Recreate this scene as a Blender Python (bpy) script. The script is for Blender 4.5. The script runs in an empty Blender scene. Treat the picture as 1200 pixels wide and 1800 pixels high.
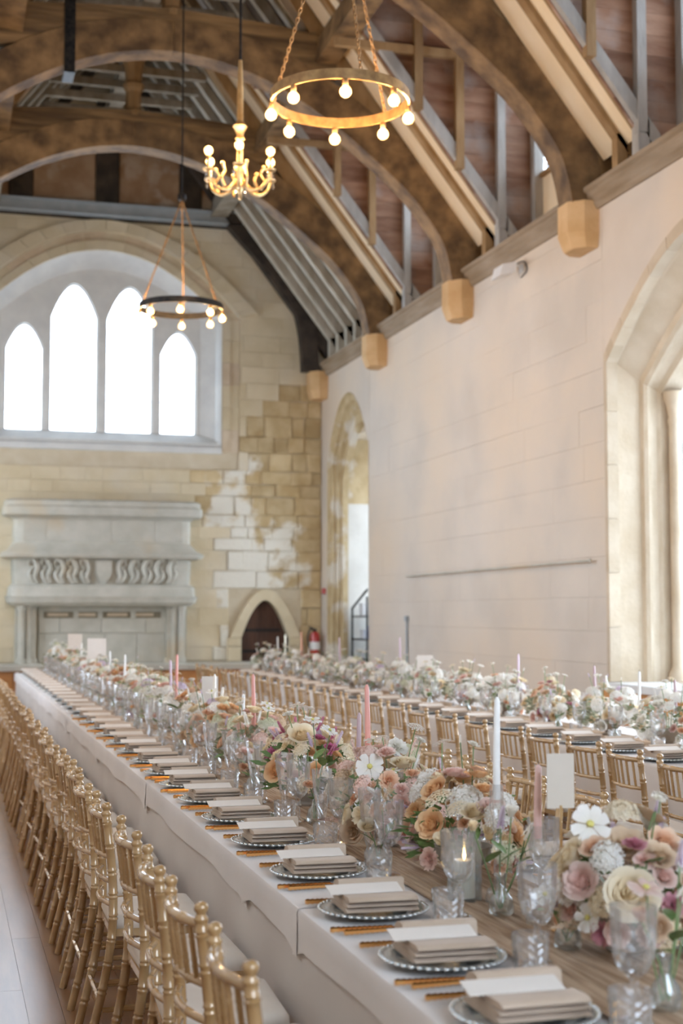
import bpy, bmesh, math, random
from mathutils import Vector, Matrix, Quaternion, Euler
random.seed(7)
PI = math.pi
SC = bpy.context.scene
COL = SC.collection

# ------------------------------------------------------------------ camera, sky, exposure
cd = bpy.data.cameras.new('camera'); cam = bpy.data.objects.new('camera', cd); COL.objects.link(cam)
cd.sensor_fit = 'VERTICAL'; cd.sensor_height = 36.0; cd.lens = 50.0
cam.location = (0, 0, 1.62)
cam.rotation_euler = (math.radians(90 + 4.0726), 0, math.radians(-15.6047))
cd.dof.use_dof = True; cd.dof.focus_distance = 5.7; cd.dof.aperture_fstop = 2.8
cd.clip_start = 0.05
SC.camera = cam
SKY = 9.0
w = bpy.data.worlds.new('overcast_sky'); SC.world = w; w.use_nodes = True
bg = w.node_tree.nodes['Background']
bg.inputs[0].default_value = (0.80, 0.95, 1.14, 1); bg.inputs[1].default_value = SKY
vs = SC.view_settings
vs.view_transform = 'Standard'; vs.look = 'None'; vs.gamma = 1.0; vs.use_curve_mapping = False
vs.exposure = 0.28
cy = SC.cycles
cy.max_bounces = 10; cy.diffuse_bounces = 6; cy.glossy_bounces = 4; cy.transmission_bounces = 6
cy.transparent_max_bounces = 40; cy.caustics_reflective = False; cy.caustics_refractive = False
cy.sample_clamp_indirect = 8.0
try: cy.use_denoising = True
except Exception: pass

def portal(name, loc, rot, sx, sy):
    l = bpy.data.lights.new(name, 'AREA'); l.shape = 'RECTANGLE'; l.size = sx; l.size_y = sy
    l.cycles.is_portal = True
    o = bpy.data.objects.new(name, l); COL.objects.link(o); o.location = loc; o.rotation_euler = rot
    return o

# hall measurements (metres)
XR, XL, XC = 6.5, -1.3, 2.6
YE, YB = 24.6, -3.0
ZC0, ZC1 = 5.82, 6.05                 # wall-head cornice
BAY = 3.63
TR = [24.4, 20.9, 17.2, 13.55, 9.92]  # trusses, end wall first
LWIN = [(11.5 - BAY * k) for k in (-3, -2, -1, 0, 1, 2)]  # windows of the aisle-side wall
RW1, RW2 = 11.5, 22.93
RWN = [RW1 - BAY]      # unseen side window, added to light the table tops

# daylight comes in through the window openings only
for yc in LWIN:
    portal('daylight_aisle_window', (XL - 0.75, yc, 4.35 if yc < 14 else 3.5), (0, math.radians(-90), 0), 2.0 if yc < 14 else 3.7, 1.6)
for yc in RWN:
    portal('daylight_side_window', (XR + 1.1, yc, 2.9), (0, math.radians(90), 0), 4.2, 3.0)
portal('daylight_gable_window', (XC, YE + 0.5, 6.2), (math.radians(-90), 0, 0), 3.7, 3.2)
portal('daylight_side_window', (XR + 0.95, RW1, 2.8), (0, math.radians(90), 0), 4.0, 3.0)
portal('daylight_recess_window', (XR + 1.98, RW2, 2.8), (0, math.radians(90), 0), 3.2, 2.2)
portal('daylight_added_entrance_window', (XC, YB - 0.55, 4.4), (math.radians(90), 0, 0), 4.5, 4.1)  # unseen window, added to fill the near end with light

# ------------------------------------------------------------------ materials
M = {}
def mk(name, c1, c2=None, scale=4.0, stretch=(1, 1, 1), rough=0.7, metal=0.0, bump=0.0, bscale=40.0, bstretch=None,
       rand=0.0, spec=0.5, coat=0.0, detail=4.0, lo=0.35, hi=0.65, c3=None, c3scale=1.0, c3lo=.5, c3hi=.6, sheen=0.0, sss=0.0, randhue=0.0):
    m = bpy.data.materials.new(name); m.use_nodes = True
    nt = m.node_tree; N = nt.nodes; L = nt.links
    p = N['Principled BSDF']
    p.inputs['Roughness'].default_value = rough; p.inputs['Metallic'].default_value = metal
    p.inputs['Specular IOR Level'].default_value = spec
    p.inputs['Coat Weight'].default_value = coat
    if sheen: p.inputs['Sheen Weight'].default_value = sheen
    p.inputs['Base Color'].default_value = (*c1, 1)
    tc = N.new('ShaderNodeTexCoord')
    col = None
    if c2 is not None:
        mp = N.new('ShaderNodeMapping'); mp.inputs['Scale'].default_value = stretch
        L.new(tc.outputs['Object'], mp.inputs['Vector'])
        vec = mp.outputs[0]
        if rand:
            oi = N.new('ShaderNodeObjectInfo'); ad = N.new('ShaderNodeVectorMath'); ad.operation = 'MULTIPLY_ADD'
            cb = N.new('ShaderNodeCombineXYZ')
            for k in range(3): L.new(oi.outputs['Random'], cb.inputs[k])
            L.new(cb.outputs[0], ad.inputs[0]); ad.inputs[1].default_value = (17, 23, 31); L.new(vec, ad.inputs[2]); vec = ad.outputs[0]
        nz = N.new('ShaderNodeTexNoise'); nz.inputs['Scale'].default_value = scale; nz.inputs['Detail'].default_value = detail
        L.new(vec, nz.inputs['Vector'])
        rp = N.new('ShaderNodeValToRGB')
        rp.color_ramp.elements[0].position = lo; rp.color_ramp.elements[0].color = (*c1, 1)
        rp.color_ramp.elements[1].position = hi; rp.color_ramp.elements[1].color = (*c2, 1)
        L.new(nz.outputs['Fac'], rp.inputs[0]); col = rp.outputs[0]
        if c3 is not None:
            n3 = N.new('ShaderNodeTexNoise'); n3.inputs['Scale'].default_value = c3scale; n3.inputs['Detail'].default_value = 6
            L.new(tc.outputs['Object'], n3.inputs['Vector'])
            r3 = N.new('ShaderNodeMapRange'); r3.inputs[1].default_value = c3lo; r3.inputs[2].default_value = c3hi
            L.new(n3.outputs['Fac'], r3.inputs[0])
            mx = N.new('ShaderNodeMix'); mx.data_type = 'RGBA'
            L.new(r3.outputs[0], mx.inputs[0]); L.new(col, mx.inputs[6]); mx.inputs[7].default_value = (*c3, 1)
            col = mx.outputs[2]
    if rand:
        oi = N.new('ShaderNodeObjectInfo')
        mr = N.new('ShaderNodeMapRange'); mr.inputs[3].default_value = 1 - rand; mr.inputs[4].default_value = 1 + rand
        L.new(oi.outputs['Random'], mr.inputs[0])
        hs = N.new('ShaderNodeHueSaturation'); L.new(mr.outputs[0], hs.inputs['Value'])
        if randhue:
            m2 = N.new('ShaderNodeMapRange'); m2.inputs[3].default_value = .5 - randhue; m2.inputs[4].default_value = .5 + randhue
            L.new(oi.outputs['Random'], m2.inputs[0]); L.new(m2.outputs[0], hs.inputs['Hue'])
        if col is not None: L.new(col, hs.inputs['Color'])
        else: hs.inputs['Color'].default_value = (*c1, 1)
        col = hs.outputs[0]
    if col is not None: L.new(col, p.inputs['Base Color'])
    if bump:
        mb_ = N.new('ShaderNodeMapping'); mb_.inputs['Scale'].default_value = bstretch or stretch
        L.new(tc.outputs['Object'], mb_.inputs['Vector'])
        nb = N.new('ShaderNodeTexNoise'); nb.inputs['Scale'].default_value = bscale; nb.inputs['Detail'].default_value = 3
        L.new(mb_.outputs[0], nb.inputs['Vector'])
        bp = N.new('ShaderNodeBump'); bp.inputs['Strength'].default_value = bump; bp.inputs['Distance'].default_value = 0.02
        L.new(nb.outputs['Fac'], bp.inputs['Height']); L.new(bp.outputs[0], p.inputs['Normal'])
    M[name] = m
    return m

def rubble(name):
    # rough stone with the remains of a whitewash coat centred on the wall beside the small door
    m = mk(name, (.44, .32, .16), (.60, .48, .29), scale=2.6, rough=.95, bump=.7, bscale=11, rand=.10)
    nt = m.node_tree; N = nt.nodes; L = nt.links; p = N['Principled BSDF']
    tc = N.new('ShaderNodeTexCoord'); mp = N.new('ShaderNodeMapping'); mp.inputs['Location'].default_value = (-4.85 / 1.05, 0, -1.9 / 1.9); mp.inputs['Scale'].default_value = (1 / 1.05, 0, 1 / 1.9)
    L.new(tc.outputs['Object'], mp.inputs['Vector']); ln = N.new('ShaderNodeVectorMath'); ln.operation = 'LENGTH'; L.new(mp.outputs[0], ln.inputs[0])
    nz = N.new('ShaderNodeTexNoise'); nz.inputs['Scale'].default_value = 2.3; nz.inputs['Detail'].default_value = 7; L.new(tc.outputs['Object'], nz.inputs['Vector'])
    ml = N.new('ShaderNodeMath'); ml.operation = 'MULTIPLY_ADD'; L.new(nz.outputs['Fac'], ml.inputs[0]); ml.inputs[1].default_value = 3.2
    sb = N.new('ShaderNodeMath'); sb.operation = 'MULTIPLY_ADD'; L.new(ln.outputs['Value'], sb.inputs[0]); sb.inputs[1].default_value = -1.0; sb.inputs[2].default_value = -.52
    L.new(sb.outputs[0], ml.inputs[2])
    mr = N.new('ShaderNodeMapRange'); mr.inputs[1].default_value = .0; mr.inputs[2].default_value = .35; L.new(ml.outputs[0], mr.inputs[0])
    mx = N.new('ShaderNodeMix'); mx.data_type = 'RGBA'; L.new(mr.outputs[0], mx.inputs[0])
    old = p.inputs['Base Color'].links[0].from_socket; L.new(old, mx.inputs[6]); mx.inputs[7].default_value = (.74, .71, .62, 1); L.new(mx.outputs[2], p.inputs['Base Color'])
def emit(name, col, strength):
    m = bpy.data.materials.new(name); m.use_nodes = True; nt = m.node_tree; nt.nodes.clear()
    e = nt.nodes.new('ShaderNodeEmission'); e.inputs[0].default_value = (*col, 1); e.inputs[1].default_value = strength
    o = nt.nodes.new('ShaderNodeOutputMaterial'); nt.links.new(e.outputs[0], o.inputs[0]); M[name] = m

def thin_glass(name, tint=(1, 1, 1), haze=0.08, gloss=0.12, rough=0.05, hazecol=(.9, .95, 1), glow=None):
    # thin walled glass: clear film, Fresnel reflection, a little cut-glass haze
    m = bpy.data.materials.new(name); m.use_nodes = True; nt = m.node_tree; N = nt.nodes; L = nt.links; N.clear()
    tr = N.new('ShaderNodeBsdfTransparent'); tr.inputs[0].default_value = (*tint, 1)
    gl = N.new('ShaderNodeBsdfGlossy'); gl.inputs['Roughness'].default_value = rough
    df = N.new('ShaderNodeBsdfDiffuse'); df.inputs[0].default_value = (*hazecol, 1)
    lw = N.new('ShaderNodeLayerWeight'); lw.inputs[0].default_value = 0.35
    mr = N.new('ShaderNodeMapRange'); mr.inputs[3].default_value = gloss; mr.inputs[4].default_value = min(1, gloss + .55)
    L.new(lw.outputs['Fresnel'], mr.inputs[0])
    m1 = N.new('ShaderNodeMixShader'); L.new(mr.outputs[0], m1.inputs[0]); L.new(tr.outputs[0], m1.inputs[1]); L.new(gl.outputs[0], m1.inputs[2])
    m2 = N.new('ShaderNodeMixShader'); m2.inputs[0].default_value = haze; L.new(m1.outputs[0], m2.inputs[1]); L.new(df.outputs[0], m2.inputs[2])
    out = N.new('ShaderNodeOutputMaterial'); last = m2.outputs[0]
    if glow:
        e = N.new('ShaderNodeEmission'); e.inputs[0].default_value = (*glow[0], 1); e.inputs[1].default_value = glow[1]
        a = N.new('ShaderNodeAddShader'); L.new(last, a.inputs[0]); L.new(e.outputs[0], a.inputs[1]); last = a.outputs[0]
    L.new(last, out.inputs[0]); M[name] = m

def petal(name, c1, c2, rand=.08):
    m = bpy.data.materials.new(name); m.use_nodes = True; nt = m.node_tree; N = nt.nodes; L = nt.links; N.clear()
    tc = N.new('ShaderNodeTexCoord'); ln = N.new('ShaderNodeVectorMath'); ln.operation = 'LENGTH'
    L.new(tc.outputs['Object'], ln.inputs[0])
    mr = N.new('ShaderNodeMapRange'); mr.inputs[1].default_value = .15; mr.inputs[2].default_value = 1.0; L.new(ln.outputs['Value'], mr.inputs[0])
    mx = N.new('ShaderNodeMix'); mx.data_type = 'RGBA'; L.new(mr.outputs[0], mx.inputs[0])
    mx.inputs[6].default_value = (*c2, 1); mx.inputs[7].default_value = (*c1, 1)
    oi = N.new('ShaderNodeObjectInfo'); vr = N.new('ShaderNodeMapRange'); vr.inputs[3].default_value = 1 - rand; vr.inputs[4].default_value = 1 + rand
    L.new(oi.outputs['Random'], vr.inputs[0]); hs = N.new('ShaderNodeHueSaturation'); L.new(vr.outputs[0], hs.inputs['Value']); L.new(mx.outputs[2], hs.inputs['Color'])
    d = N.new('ShaderNodeBsdfDiffuse'); t = N.new('ShaderNodeBsdfTranslucent')
    L.new(hs.outputs[0], d.inputs[0]); L.new(hs.outputs[0], t.inputs[0])
    m1 = N.new('ShaderNodeMixShader'); m1.inputs[0].default_value = .3; L.new(d.outputs[0], m1.inputs[1]); L.new(t.outputs[0], m1.inputs[2])
    o = N.new('ShaderNodeOutputMaterial'); L.new(m1.outputs[0], o.inputs[0]); M[name] = m

mk('limewash', (.60, .53, .45), (.68, .615, .54), scale=.9, rough=.9, bump=.25, bscale=9, c3=(.70, .57, .43), c3scale=.45, c3lo=.45, c3hi=.7)
mk('bay_plaster', (.60, .58, .53), (.70, .68, .63), scale=2, rough=.9, bump=.2, bscale=12)
mk('wall_mortar', (.60, .51, .42), (.66, .57, .48), scale=2, rough=.95)
mk('gable_stone', (.60, .51, .34), (.70, .61, .44), scale=1.6, rough=.95, bump=.3, bscale=14, rand=.025, c3=(.66, .60, .48), c3scale=.9, c3lo=.50, c3hi=.70)
mk('gable_mortar', (.56, .48, .34), (.64, .57, .44), scale=3, rough=.95, bump=.4, bscale=20)
mk('whitewashed_stone', (.66, .60, .49), (.74, .70, .62), scale=2.5, rough=.95, bump=.5, bscale=14, rand=.04, c3=(.58, .47, .30), c3scale=2.2, c3lo=.52, c3hi=.60)
rubble('rubble_stone')
mk('ochre_stone', (.47, .35, .19), (.60, .48, .29), scale=3, rough=.95, bump=.6, bscale=12, rand=.08, c3=(.68, .62, .52), c3scale=2.2, c3lo=.52, c3hi=.60)
mk('dressed_stone', (.55, .445, .315), (.64, .54, .41), scale=3, rough=.9, bump=.35, bscale=20, rand=.07)
mk('grey_stone', (.48, .475, .41), (.58, .565, .50), scale=3.5, rough=.9, bump=.35, bscale=20, rand=.05, c3=(.56, .49, .37), c3scale=1.2, c3lo=.55, c3hi=.7)
mk('tracery_stone', (.66, .67, .66), (.75, .76, .74), scale=3, rough=.85, bump=.2, bscale=20, rand=.04)
mk('corbel_stone', (.56, .35, .16), (.66, .44, .23), scale=4, rough=.9, bump=.3, bscale=25, rand=.05)
mk('oak', (.085, .046, .018), (.32, .190, .080), scale=3.5, stretch=(1, 1, 1), rough=.75, bump=.9, bscale=7, rand=.12, detail=8, lo=.35, hi=.7)
mk('oak_length', (.10, .056, .022), (.33, .20, .085), scale=4, stretch=(.25, 1.5, 2.2), rough=.75, bump=.9, bscale=7, rand=.1, detail=8)
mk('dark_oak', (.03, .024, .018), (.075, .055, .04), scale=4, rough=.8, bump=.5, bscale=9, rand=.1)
mk('grey_timber', (.25, .21, .15), (.38, .33, .26), scale=4, stretch=(1.5, 1.5, .5), rough=.8, bump=.5, bscale=12, rand=.15)
mk('blue_grey_timber', (.30, .285, .26), (.42, .40, .37), scale=4, stretch=(1.5, 1.5, .5), rough=.8, bump=.4, bscale=12, rand=.08)
mk('pale_timber', (.42, .38, .30), (.56, .52, .43), scale=4, stretch=(1.5, 1.5, .5), rough=.8, bump=.5, bscale=12, rand=.12)
mk('tan_timber', (.26, .15, .06), (.36, .23, .11), scale=4, stretch=(1.5, 1.5, .5), rough=.8, bump=.5, bscale=12, rand=.12)
mk('cornice_timber', (.24, .17, .10), (.34, .26, .18), scale=5, stretch=(2, .3, 2), rough=.8, bump=.4, bscale=12)
mk('board_timber', (.19, .09, .05), (.34, .20, .13), scale=3, stretch=(.5, 2, 2), rough=.8, bump=.4, bscale=15, rand=.25, c3=(.36, .30, .27), c3scale=1.3, c3lo=.52, c3hi=.68)
mk('roof_board', (.06, .04, .025), (.12, .085, .055), scale=3, rough=.9, rand=.2)
mk('cream_plaster', (.74, .60, .40), (.80, .67, .48), scale=2, rough=.9, bump=.15, bscale=15, rand=.03)
mk('gable_plaster', (.36, .22, .13), (.50, .36, .24), scale=2.5, rough=.95, bump=.3, bscale=15, rand=.06, c3=(.58, .49, .40), c3scale=1.5, c3lo=.55, c3hi=.65)
mk('painted_steel', (.34, .39, .42), rough=.5, c2=(.40, .44, .47), scale=6)
mk('iron', (.02, .02, .022), rough=.5, metal=.8, c2=(.05, .045, .04), scale=20)
mk('rusty_brass', (.35, .2, .09), rough=.45, metal=.7, c2=(.55, .34, .15), scale=15)
mk('chandelier_brass', (.62, .42, .2), rough=.35, metal=.75, c2=(.75, .54, .28), scale=20)
mk('floor_base', (.12, .06, .03), rough=.5)
mk('floor_plank', (.20, .085, .03), (.33, .16, .06), scale=5, stretch=(3, .35, 1), rough=.34, rand=.12, bump=.03, bscale=20, coat=1.0, spec=1.0)
M['floor_plank'].node_tree.nodes['Principled BSDF'].inputs['Coat Roughness'].default_value = .28
mk('honey_wood', (.48, .21, .06), (.60, .30, .10), scale=4, stretch=(1, 1, 3), rough=.45, rand=.08)
mk('door_wood', (.06, .025, .015), (.10, .045, .028), scale=5, stretch=(3, 1, .4), rough=.7, rand=.2)
mk('gold_lacquer', (.40, .235, .095), (.51, .33, .155), scale=9, stretch=(1, 1, .35), rough=.26, metal=.1, rand=.07, coat=.7, spec=.7)
mk('cushion', (.72, .64, .54), (.78, .71, .62), scale=6, rough=.85, sheen=.3)
mk('linen', (.58, .535, .50), (.64, .595, .56), scale=1.5, rough=.9, bump=.12, bscale=300, sheen=.25)  # greyer than the overlay: shade of the table sides put into the colour
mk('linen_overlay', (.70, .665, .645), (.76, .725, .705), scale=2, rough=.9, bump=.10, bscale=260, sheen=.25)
mk('gauze', (.30, .185, .105), (.56, .41, .28), scale=6, stretch=(9, .5, 1), rough=.95, bump=.7, bscale=7, bstretch=(12, .6, 1), detail=8)
mk('napkin', (.50, .385, .285), (.57, .45, .345), scale=8, rough=.9, bump=.15, bscale=200, rand=.05, sheen=.2)
mk('card', (.76, .71, .65), rough=.75, c2=(.80, .75, .69), scale=8)
mk('copper', (1.0, .50, .17), rough=.24, metal=1.0, c2=(1.0, .62, .25), scale=12)
mk('plate_glass', (.36, .41, .42), (.48, .52, .53), scale=15, rough=.16, metal=.55, spec=.8)
mk('plate_rim', (.74, .78, .78), rough=.18, metal=.9, c2=(.80, .83, .83), scale=30)
mk('stone_bowl', (.33, .29, .24), (.42, .38, .33), scale=8, rough=.8, bump=.3, bscale=40, rand=.1)
for n, c in dict(pink=(.78, .36, .30), blush=(.82, .56, .52), lilac=(.66, .52, .60), ivory=(.86, .80, .70), white=(.86, .86, .84), mauve=(.50, .36, .38), salmon=(.80, .42, .30)).items():
    mk('wax_' + n, c, tuple(min(1, x * 1.06) for x in c), scale=20, rough=.4, spec=.5)
mk('leaf_green', (.10, .19, .05), (.20, .30, .11), scale=6, rough=.5, rand=.25)
mk('stem_green', (.16, .25, .10), (.22, .32, .14), scale=8, rough=.6, rand=.2)
mk('foliage_green', (.20, .25, .12), (.56, .56, .42), scale=18, rough=.7, rand=.2)
mk('flower_eye', (.62, .55, .14), (.72, .66, .24), scale=20, rough=.8)
mk('extinguisher_red', (.42, .02, .015), rough=.3, c2=(.48, .03, .02), scale=6, coat=.3)
mk('black_plastic', (.015, .015, .016), rough=.5, c2=(.025, .025, .026), scale=10)
mk('white_plastic', (.80, .80, .80), rough=.4, c2=(.84, .84, .84), scale=10)
mk('blue_plastic', (.02, .12, .5), rough=.4, c2=(.03, .16, .6), scale=10)
mk('shelf_goods', (.6, .62, .64), rough=.6, c2=(.75, .76, .78), scale=8, rand=.15)
mk('shadow_gap', (.24, .21, .15), rough=1, c2=(.28, .25, .19), scale=8)
for n, a, b in [('white', (.92, .905, .87), (.88, .85, .76)), ('cream', (.88, .80, .64), (.84, .70, .46)), ('peach', (.85, .66, .50), (.78, .46, .28)),
                ('apricot', (.83, .60, .37), (.76, .44, .20)), ('blush', (.85, .69, .62), (.80, .52, .44)), ('mauve', (.66, .38, .40), (.55, .22, .28)),
                ('magenta', (.62, .27, .36), (.50, .12, .24)), ('lilac', (.72, .63, .71), (.55, .43, .58)), ('sage', (.76, .75, .60), (.58, .60, .38)),
                ('tan', (.78, .63, .47), (.66, .48, .31)), ('yellow', (.84, .70, .32), (.74, .52, .14))]:
    petal('petal_' + n, a, b)
thin_glass('crystal', haze=.045, gloss=.05, rough=.05, hazecol=(1, 1, 1))
thin_glass('clear_glass', tint=(.97, .99, .98), haze=.05, gloss=.07, rough=.03)
thin_glass('window_glass', haze=.02, gloss=.03, rough=.02)
thin_glass('bulb_glass', haze=.02, gloss=.06, rough=.03, glow=((1, .50, .12), 2.0))
emit('filament', (1, .58, .22), 700.0)
emit('flame', (1, .62, .22), 14.0)

# ------------------------------------------------------------------ mesh helpers
class MB:
    def __init__(s): s.v = []; s.f = []
    def add(s, vs_, fs):
        b = len(s.v); s.v += [tuple(p) for p in vs_]; s.f += [tuple(b + i for i in f) for f in fs]; return s
    def box(s, x0, x1, y0, y1, z0, z1):
        return s.add([(x0, y0, z0), (x1, y0, z0), (x1, y1, z0), (x0, y1, z0), (x0, y0, z1), (x1, y0, z1), (x1, y1, z1), (x0, y1, z1)],
                     [(3, 2, 1, 0), (4, 5, 6, 7), (0, 1, 5, 4), (1, 2, 6, 5), (2, 3, 7, 6), (3, 0, 4, 7)])
    def cbox(s, x0, x1, y0, y1, z0, z1, c=.01, front='y'):
        # box whose front face (towards -y, or -x) has chamfered edges, as a laid stone
        if front == 'y':
            v = [(x0, y1, z0), (x1, y1, z0), (x1, y1, z1), (x0, y1, z1), (x0, y0 + c, z0), (x1, y0 + c, z0), (x1, y0 + c, z1), (x0, y0 + c, z1),
                 (x0 + c, y0, z0 + c), (x1 - c, y0, z0 + c), (x1 - c, y0, z1 - c), (x0 + c, y0, z1 - c)]
        else:
            v = [(x1, y0, z0), (x1, y1, z0), (x1, y1, z1), (x1, y0, z1), (x0 + c, y0, z0), (x0 + c, y1, z0), (x0 + c, y1, z1), (x0 + c, y0, z1),
                 (x0, y0 + c, z0 + c), (x0, y1 - c, z0 + c), (x0, y1 - c, z1 - c), (x0, y0 + c, z1 - c)]
        f = [(8, 9, 10, 11)]
        for i in range(4):
            j = (i + 1) % 4
            f += [(4 + i, 4 + j, 8 + j, 8 + i), (i, j, 4 + j, 4 + i)]
        return s.add(v, f)
    def prism(s, poly, axis, a0, a1):
        n = len(poly)
        def P(p, a): return (p[0], a, p[1]) if axis == 'y' else (a, p[0], p[1]) if axis == 'x' else (p[0], p[1], a)
        v = [P(p, a0) for p in poly] + [P(p, a1) for p in poly]
        f = [tuple(range(n)), tuple(range(2 * n - 1, n - 1, -1))] + [(i, (i + 1) % n, n + (i + 1) % n, n + i) for i in range(n)]
        return s.add(v, f)
    def strip(s, lo, hi, axis, a0, a1):
        n = len(lo)
        def P(p, a): return (p[0], a, p[1]) if axis == 'y' else (a, p[0], p[1]) if axis == 'x' else (p[0], p[1], a)
        v = [P(p, a0) for p in lo] + [P(p, a0) for p in hi] + [P(p, a1) for p in lo] + [P(p, a1) for p in hi]
        f = []
        for i in range(n - 1):
            f += [(i, i + 1, n + i + 1, n + i), (2 * n + i, 3 * n + i, 3 * n + i + 1, 2 * n + i + 1), (i, 2 * n + i, 2 * n + i + 1, i + 1), (n + i, n + i + 1, 3 * n + i + 1, 3 * n + i)]
        f += [(0, n, 3 * n, 2 * n), (n - 1, 3 * n - 1, 4 * n - 1, 2 * n - 1)]
        return s.add(v, f)
    def tube(s, pts, r, seg=8, cap=True):
        pts = [Vector(p) for p in pts]; n = len(pts)
        rad = r if isinstance(r, (list, tuple)) else [r] * n
        vs_ = []; up = None
        for i, p in enumerate(pts):
            t = (pts[min(i + 1, n - 1)] - pts[max(i - 1, 0)])
            t = t.normalized() if t.length > 1e-9 else Vector((0, 0, 1))
            if up is None:
                up = Vector((1, 0, 0)) if abs(t.x) < .8 else Vector((0, 1, 0))
            a = t.cross(up).normalized(); up = a.cross(t).normalized()
            for k in range(seg):
                th = 2 * PI * k / seg
                vs_.append(p + (a * math.cos(th) + up * math.sin(th)) * rad[i])
        f = [(i * seg + k, i * seg + (k + 1) % seg, (i + 1) * seg + (k + 1) % seg, (i + 1) * seg + k) for i in range(n - 1) for k in range(seg)]
        if cap: f += [tuple(range(seg - 1, -1, -1)), tuple((n - 1) * seg + k for k in range(seg))]
        return s.add(vs_, f)
    def lathe(s, prof, seg=16, c=(0, 0, 0), cut=None, cap0=True, cap1=False):
        vs_ = []
        for i, (r, z) in enumerate(prof):
            for k in range(seg):
                th = 2 * PI * k / seg
                rr = r + (cut(i, k) if cut else 0)
                vs_.append((c[0] + rr * math.cos(th), c[1] + rr * math.sin(th), c[2] + z))
        n = len(prof)
        f = [(i * seg + k, i * seg + (k + 1) % seg, (i + 1) * seg + (k + 1) % seg, (i + 1) * seg + k) for i in range(n - 1) for k in range(seg)]
        if cap0: f.append(tuple(range(seg - 1, -1, -1)))
        if cap1: f.append(tuple((n - 1) * seg + k for k in range(seg)))
        return s.add(vs_, f)
    def ball(s, c, r, seg=10, rings=6, sz=1.0):
        return s.lathe([(max(1e-4, r * math.sin(PI * i / rings)), -r * sz * math.cos(PI * i / rings)) for i in range(rings + 1)], seg, c, cap0=False)
    def mesh(s, name, mat, smooth=None, fix=True):
        me = bpy.data.meshes.new(name); me.from_pydata(s.v, [], s.f)
        if fix:
            bm = bmesh.new(); bm.from_mesh(me); bmesh.ops.recalc_face_normals(bm, faces=bm.faces); bm.to_mesh(me); bm.free()
        me.materials.append(M[mat])
        if smooth is not None:
            me.shade_smooth()
            if smooth < 180: me.set_sharp_from_angle(angle=math.radians(smooth))
        me.update()
        return me

def link(name, data, parent=None, loc=None, rot=None, scale=None):
    o = bpy.data.objects.new(name, data); COL.objects.link(o)
    if parent is not None: o.parent = parent
    if loc is not None: o.location = loc
    if rot is not None:
        if isinstance(rot, Quaternion): o.rotation_euler = rot.to_euler()
        else: o.rotation_euler = rot
    if scale is not None: o.scale = (scale,) * 3 if not isinstance(scale, (tuple, list)) else scale
    return o
def obj(name, mb, mat, parent=None, smooth=None, fix=True, **k):
    return link(name, mb.mesh(name, mat, smooth, fix), parent, **k)
def tag(o, label=None, cat=None, group=None, kind=None):
    if label: o['label'] = label
    if cat: o['category'] = cat
    if group: o['group'] = group
    if kind: o['kind'] = kind
    return o
def thing(name, label, cat, loc=(0, 0, 0), rz=0, group=None, kind=None):
    return tag(link(name, None, loc=loc, rot=(0, 0, rz)), label, cat, group, kind)
def struct(name, label, cat=None): return tag(link(name, None), label, None, None, 'structure')
def dup(root, loc, rot, label=None, scale=None):
    def cp(o, parent):
        c = o.copy(); COL.objects.link(c); c.parent = parent
        for ch in KIDS.get(o.name, ()): cp(ch, c)
        return c
    r = cp(root, None); r.location = loc; r.rotation_euler = rot
    if scale: r.scale = scale
    if label: r['label'] = label
    return r
KIDS = {}
def register(root):
    def walk(o):
        ks = [c for c in bpy.data.objects if c.parent == o]; KIDS[o.name] = ks
        for c in ks: walk(c)
    walk(root)
def nth(i):
    i += 1
    return f"{i}{'th' if 10 <= i % 100 <= 20 else {1: 'st', 2: 'nd', 3: 'rd'}.get(i % 10, 'th')}"
def lerp(a, b, t): return a + (b - a) * t
def interp(pts, x):
    for (x0, y0), (x1, y1) in zip(pts, pts[1:]):
        if x0 <= x <= x1: return lerp(y0, y1, (x - x0) / max(1e-9, x1 - x0))
    return pts[0][1] if x < pts[0][0] else pts[-1][1]
def catmull(P, n):
    out = []
    for i in range(len(P) - 1):
        p0, p1, p2, p3 = P[max(i - 1, 0)], P[i], P[i + 1], P[min(i + 2, len(P) - 1)]
        for k in range(n):
            t = k / n
            out.append(tuple(.5 * (2 * b + (c - a) * t + (2 * a - 5 * b + 4 * c - d) * t * t + (3 * b - a - 3 * c + d) * t ** 3) for a, b, c, d in zip(p0, p1, p2, p3)))
    out.append(tuple(P[-1])); return out

# ------------------------------------------------------------------ the shell of the hall
def archz(s, c, hw, zs, za, p):
    t = min(1.0, abs(s - c) / hw); return zs + (za - zs) * (1 - t ** p)
def arch_pts(c, hw, zs, za, p, n=16, zb=None):
    pts = []
    if zb is not None: pts += [(c - hw, zb)]
    for i in range(2 * n + 1):
        a = -1 + i / n
        s = math.copysign(abs(a) ** .7, a) if abs(a) > 0 else 0
        s = math.sin(a * PI / 2)
        pts.append((c + hw * s, zs + (za - zs) * (1 - abs(s) ** p)))
    if zb is not None: pts += [(c + hw, zb)]
    return pts
def wall_strip(mb, s0, s1, zb, zt, ops, axis, d0, d1):
    def bx(a, b, z0, z1):
        if axis == 'x': mb.box(d0, d1, a, b, z0, z1)
        else: mb.box(a, b, d0, d1, z0, z1)
    cur = s0
    for (c, hw, sill, zs, za, p) in sorted(ops):
        bx(cur, c - hw, zb, zt)
        if sill > zb: bx(c - hw, c + hw, zb, sill)
        lo = arch_pts(c, hw, zs, za, p)
        mb.strip(lo, [(q[0], zt) for q in lo], axis, d0, d1)
        cur = c + hw
    bx(cur, s1, zb, zt)

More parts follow.
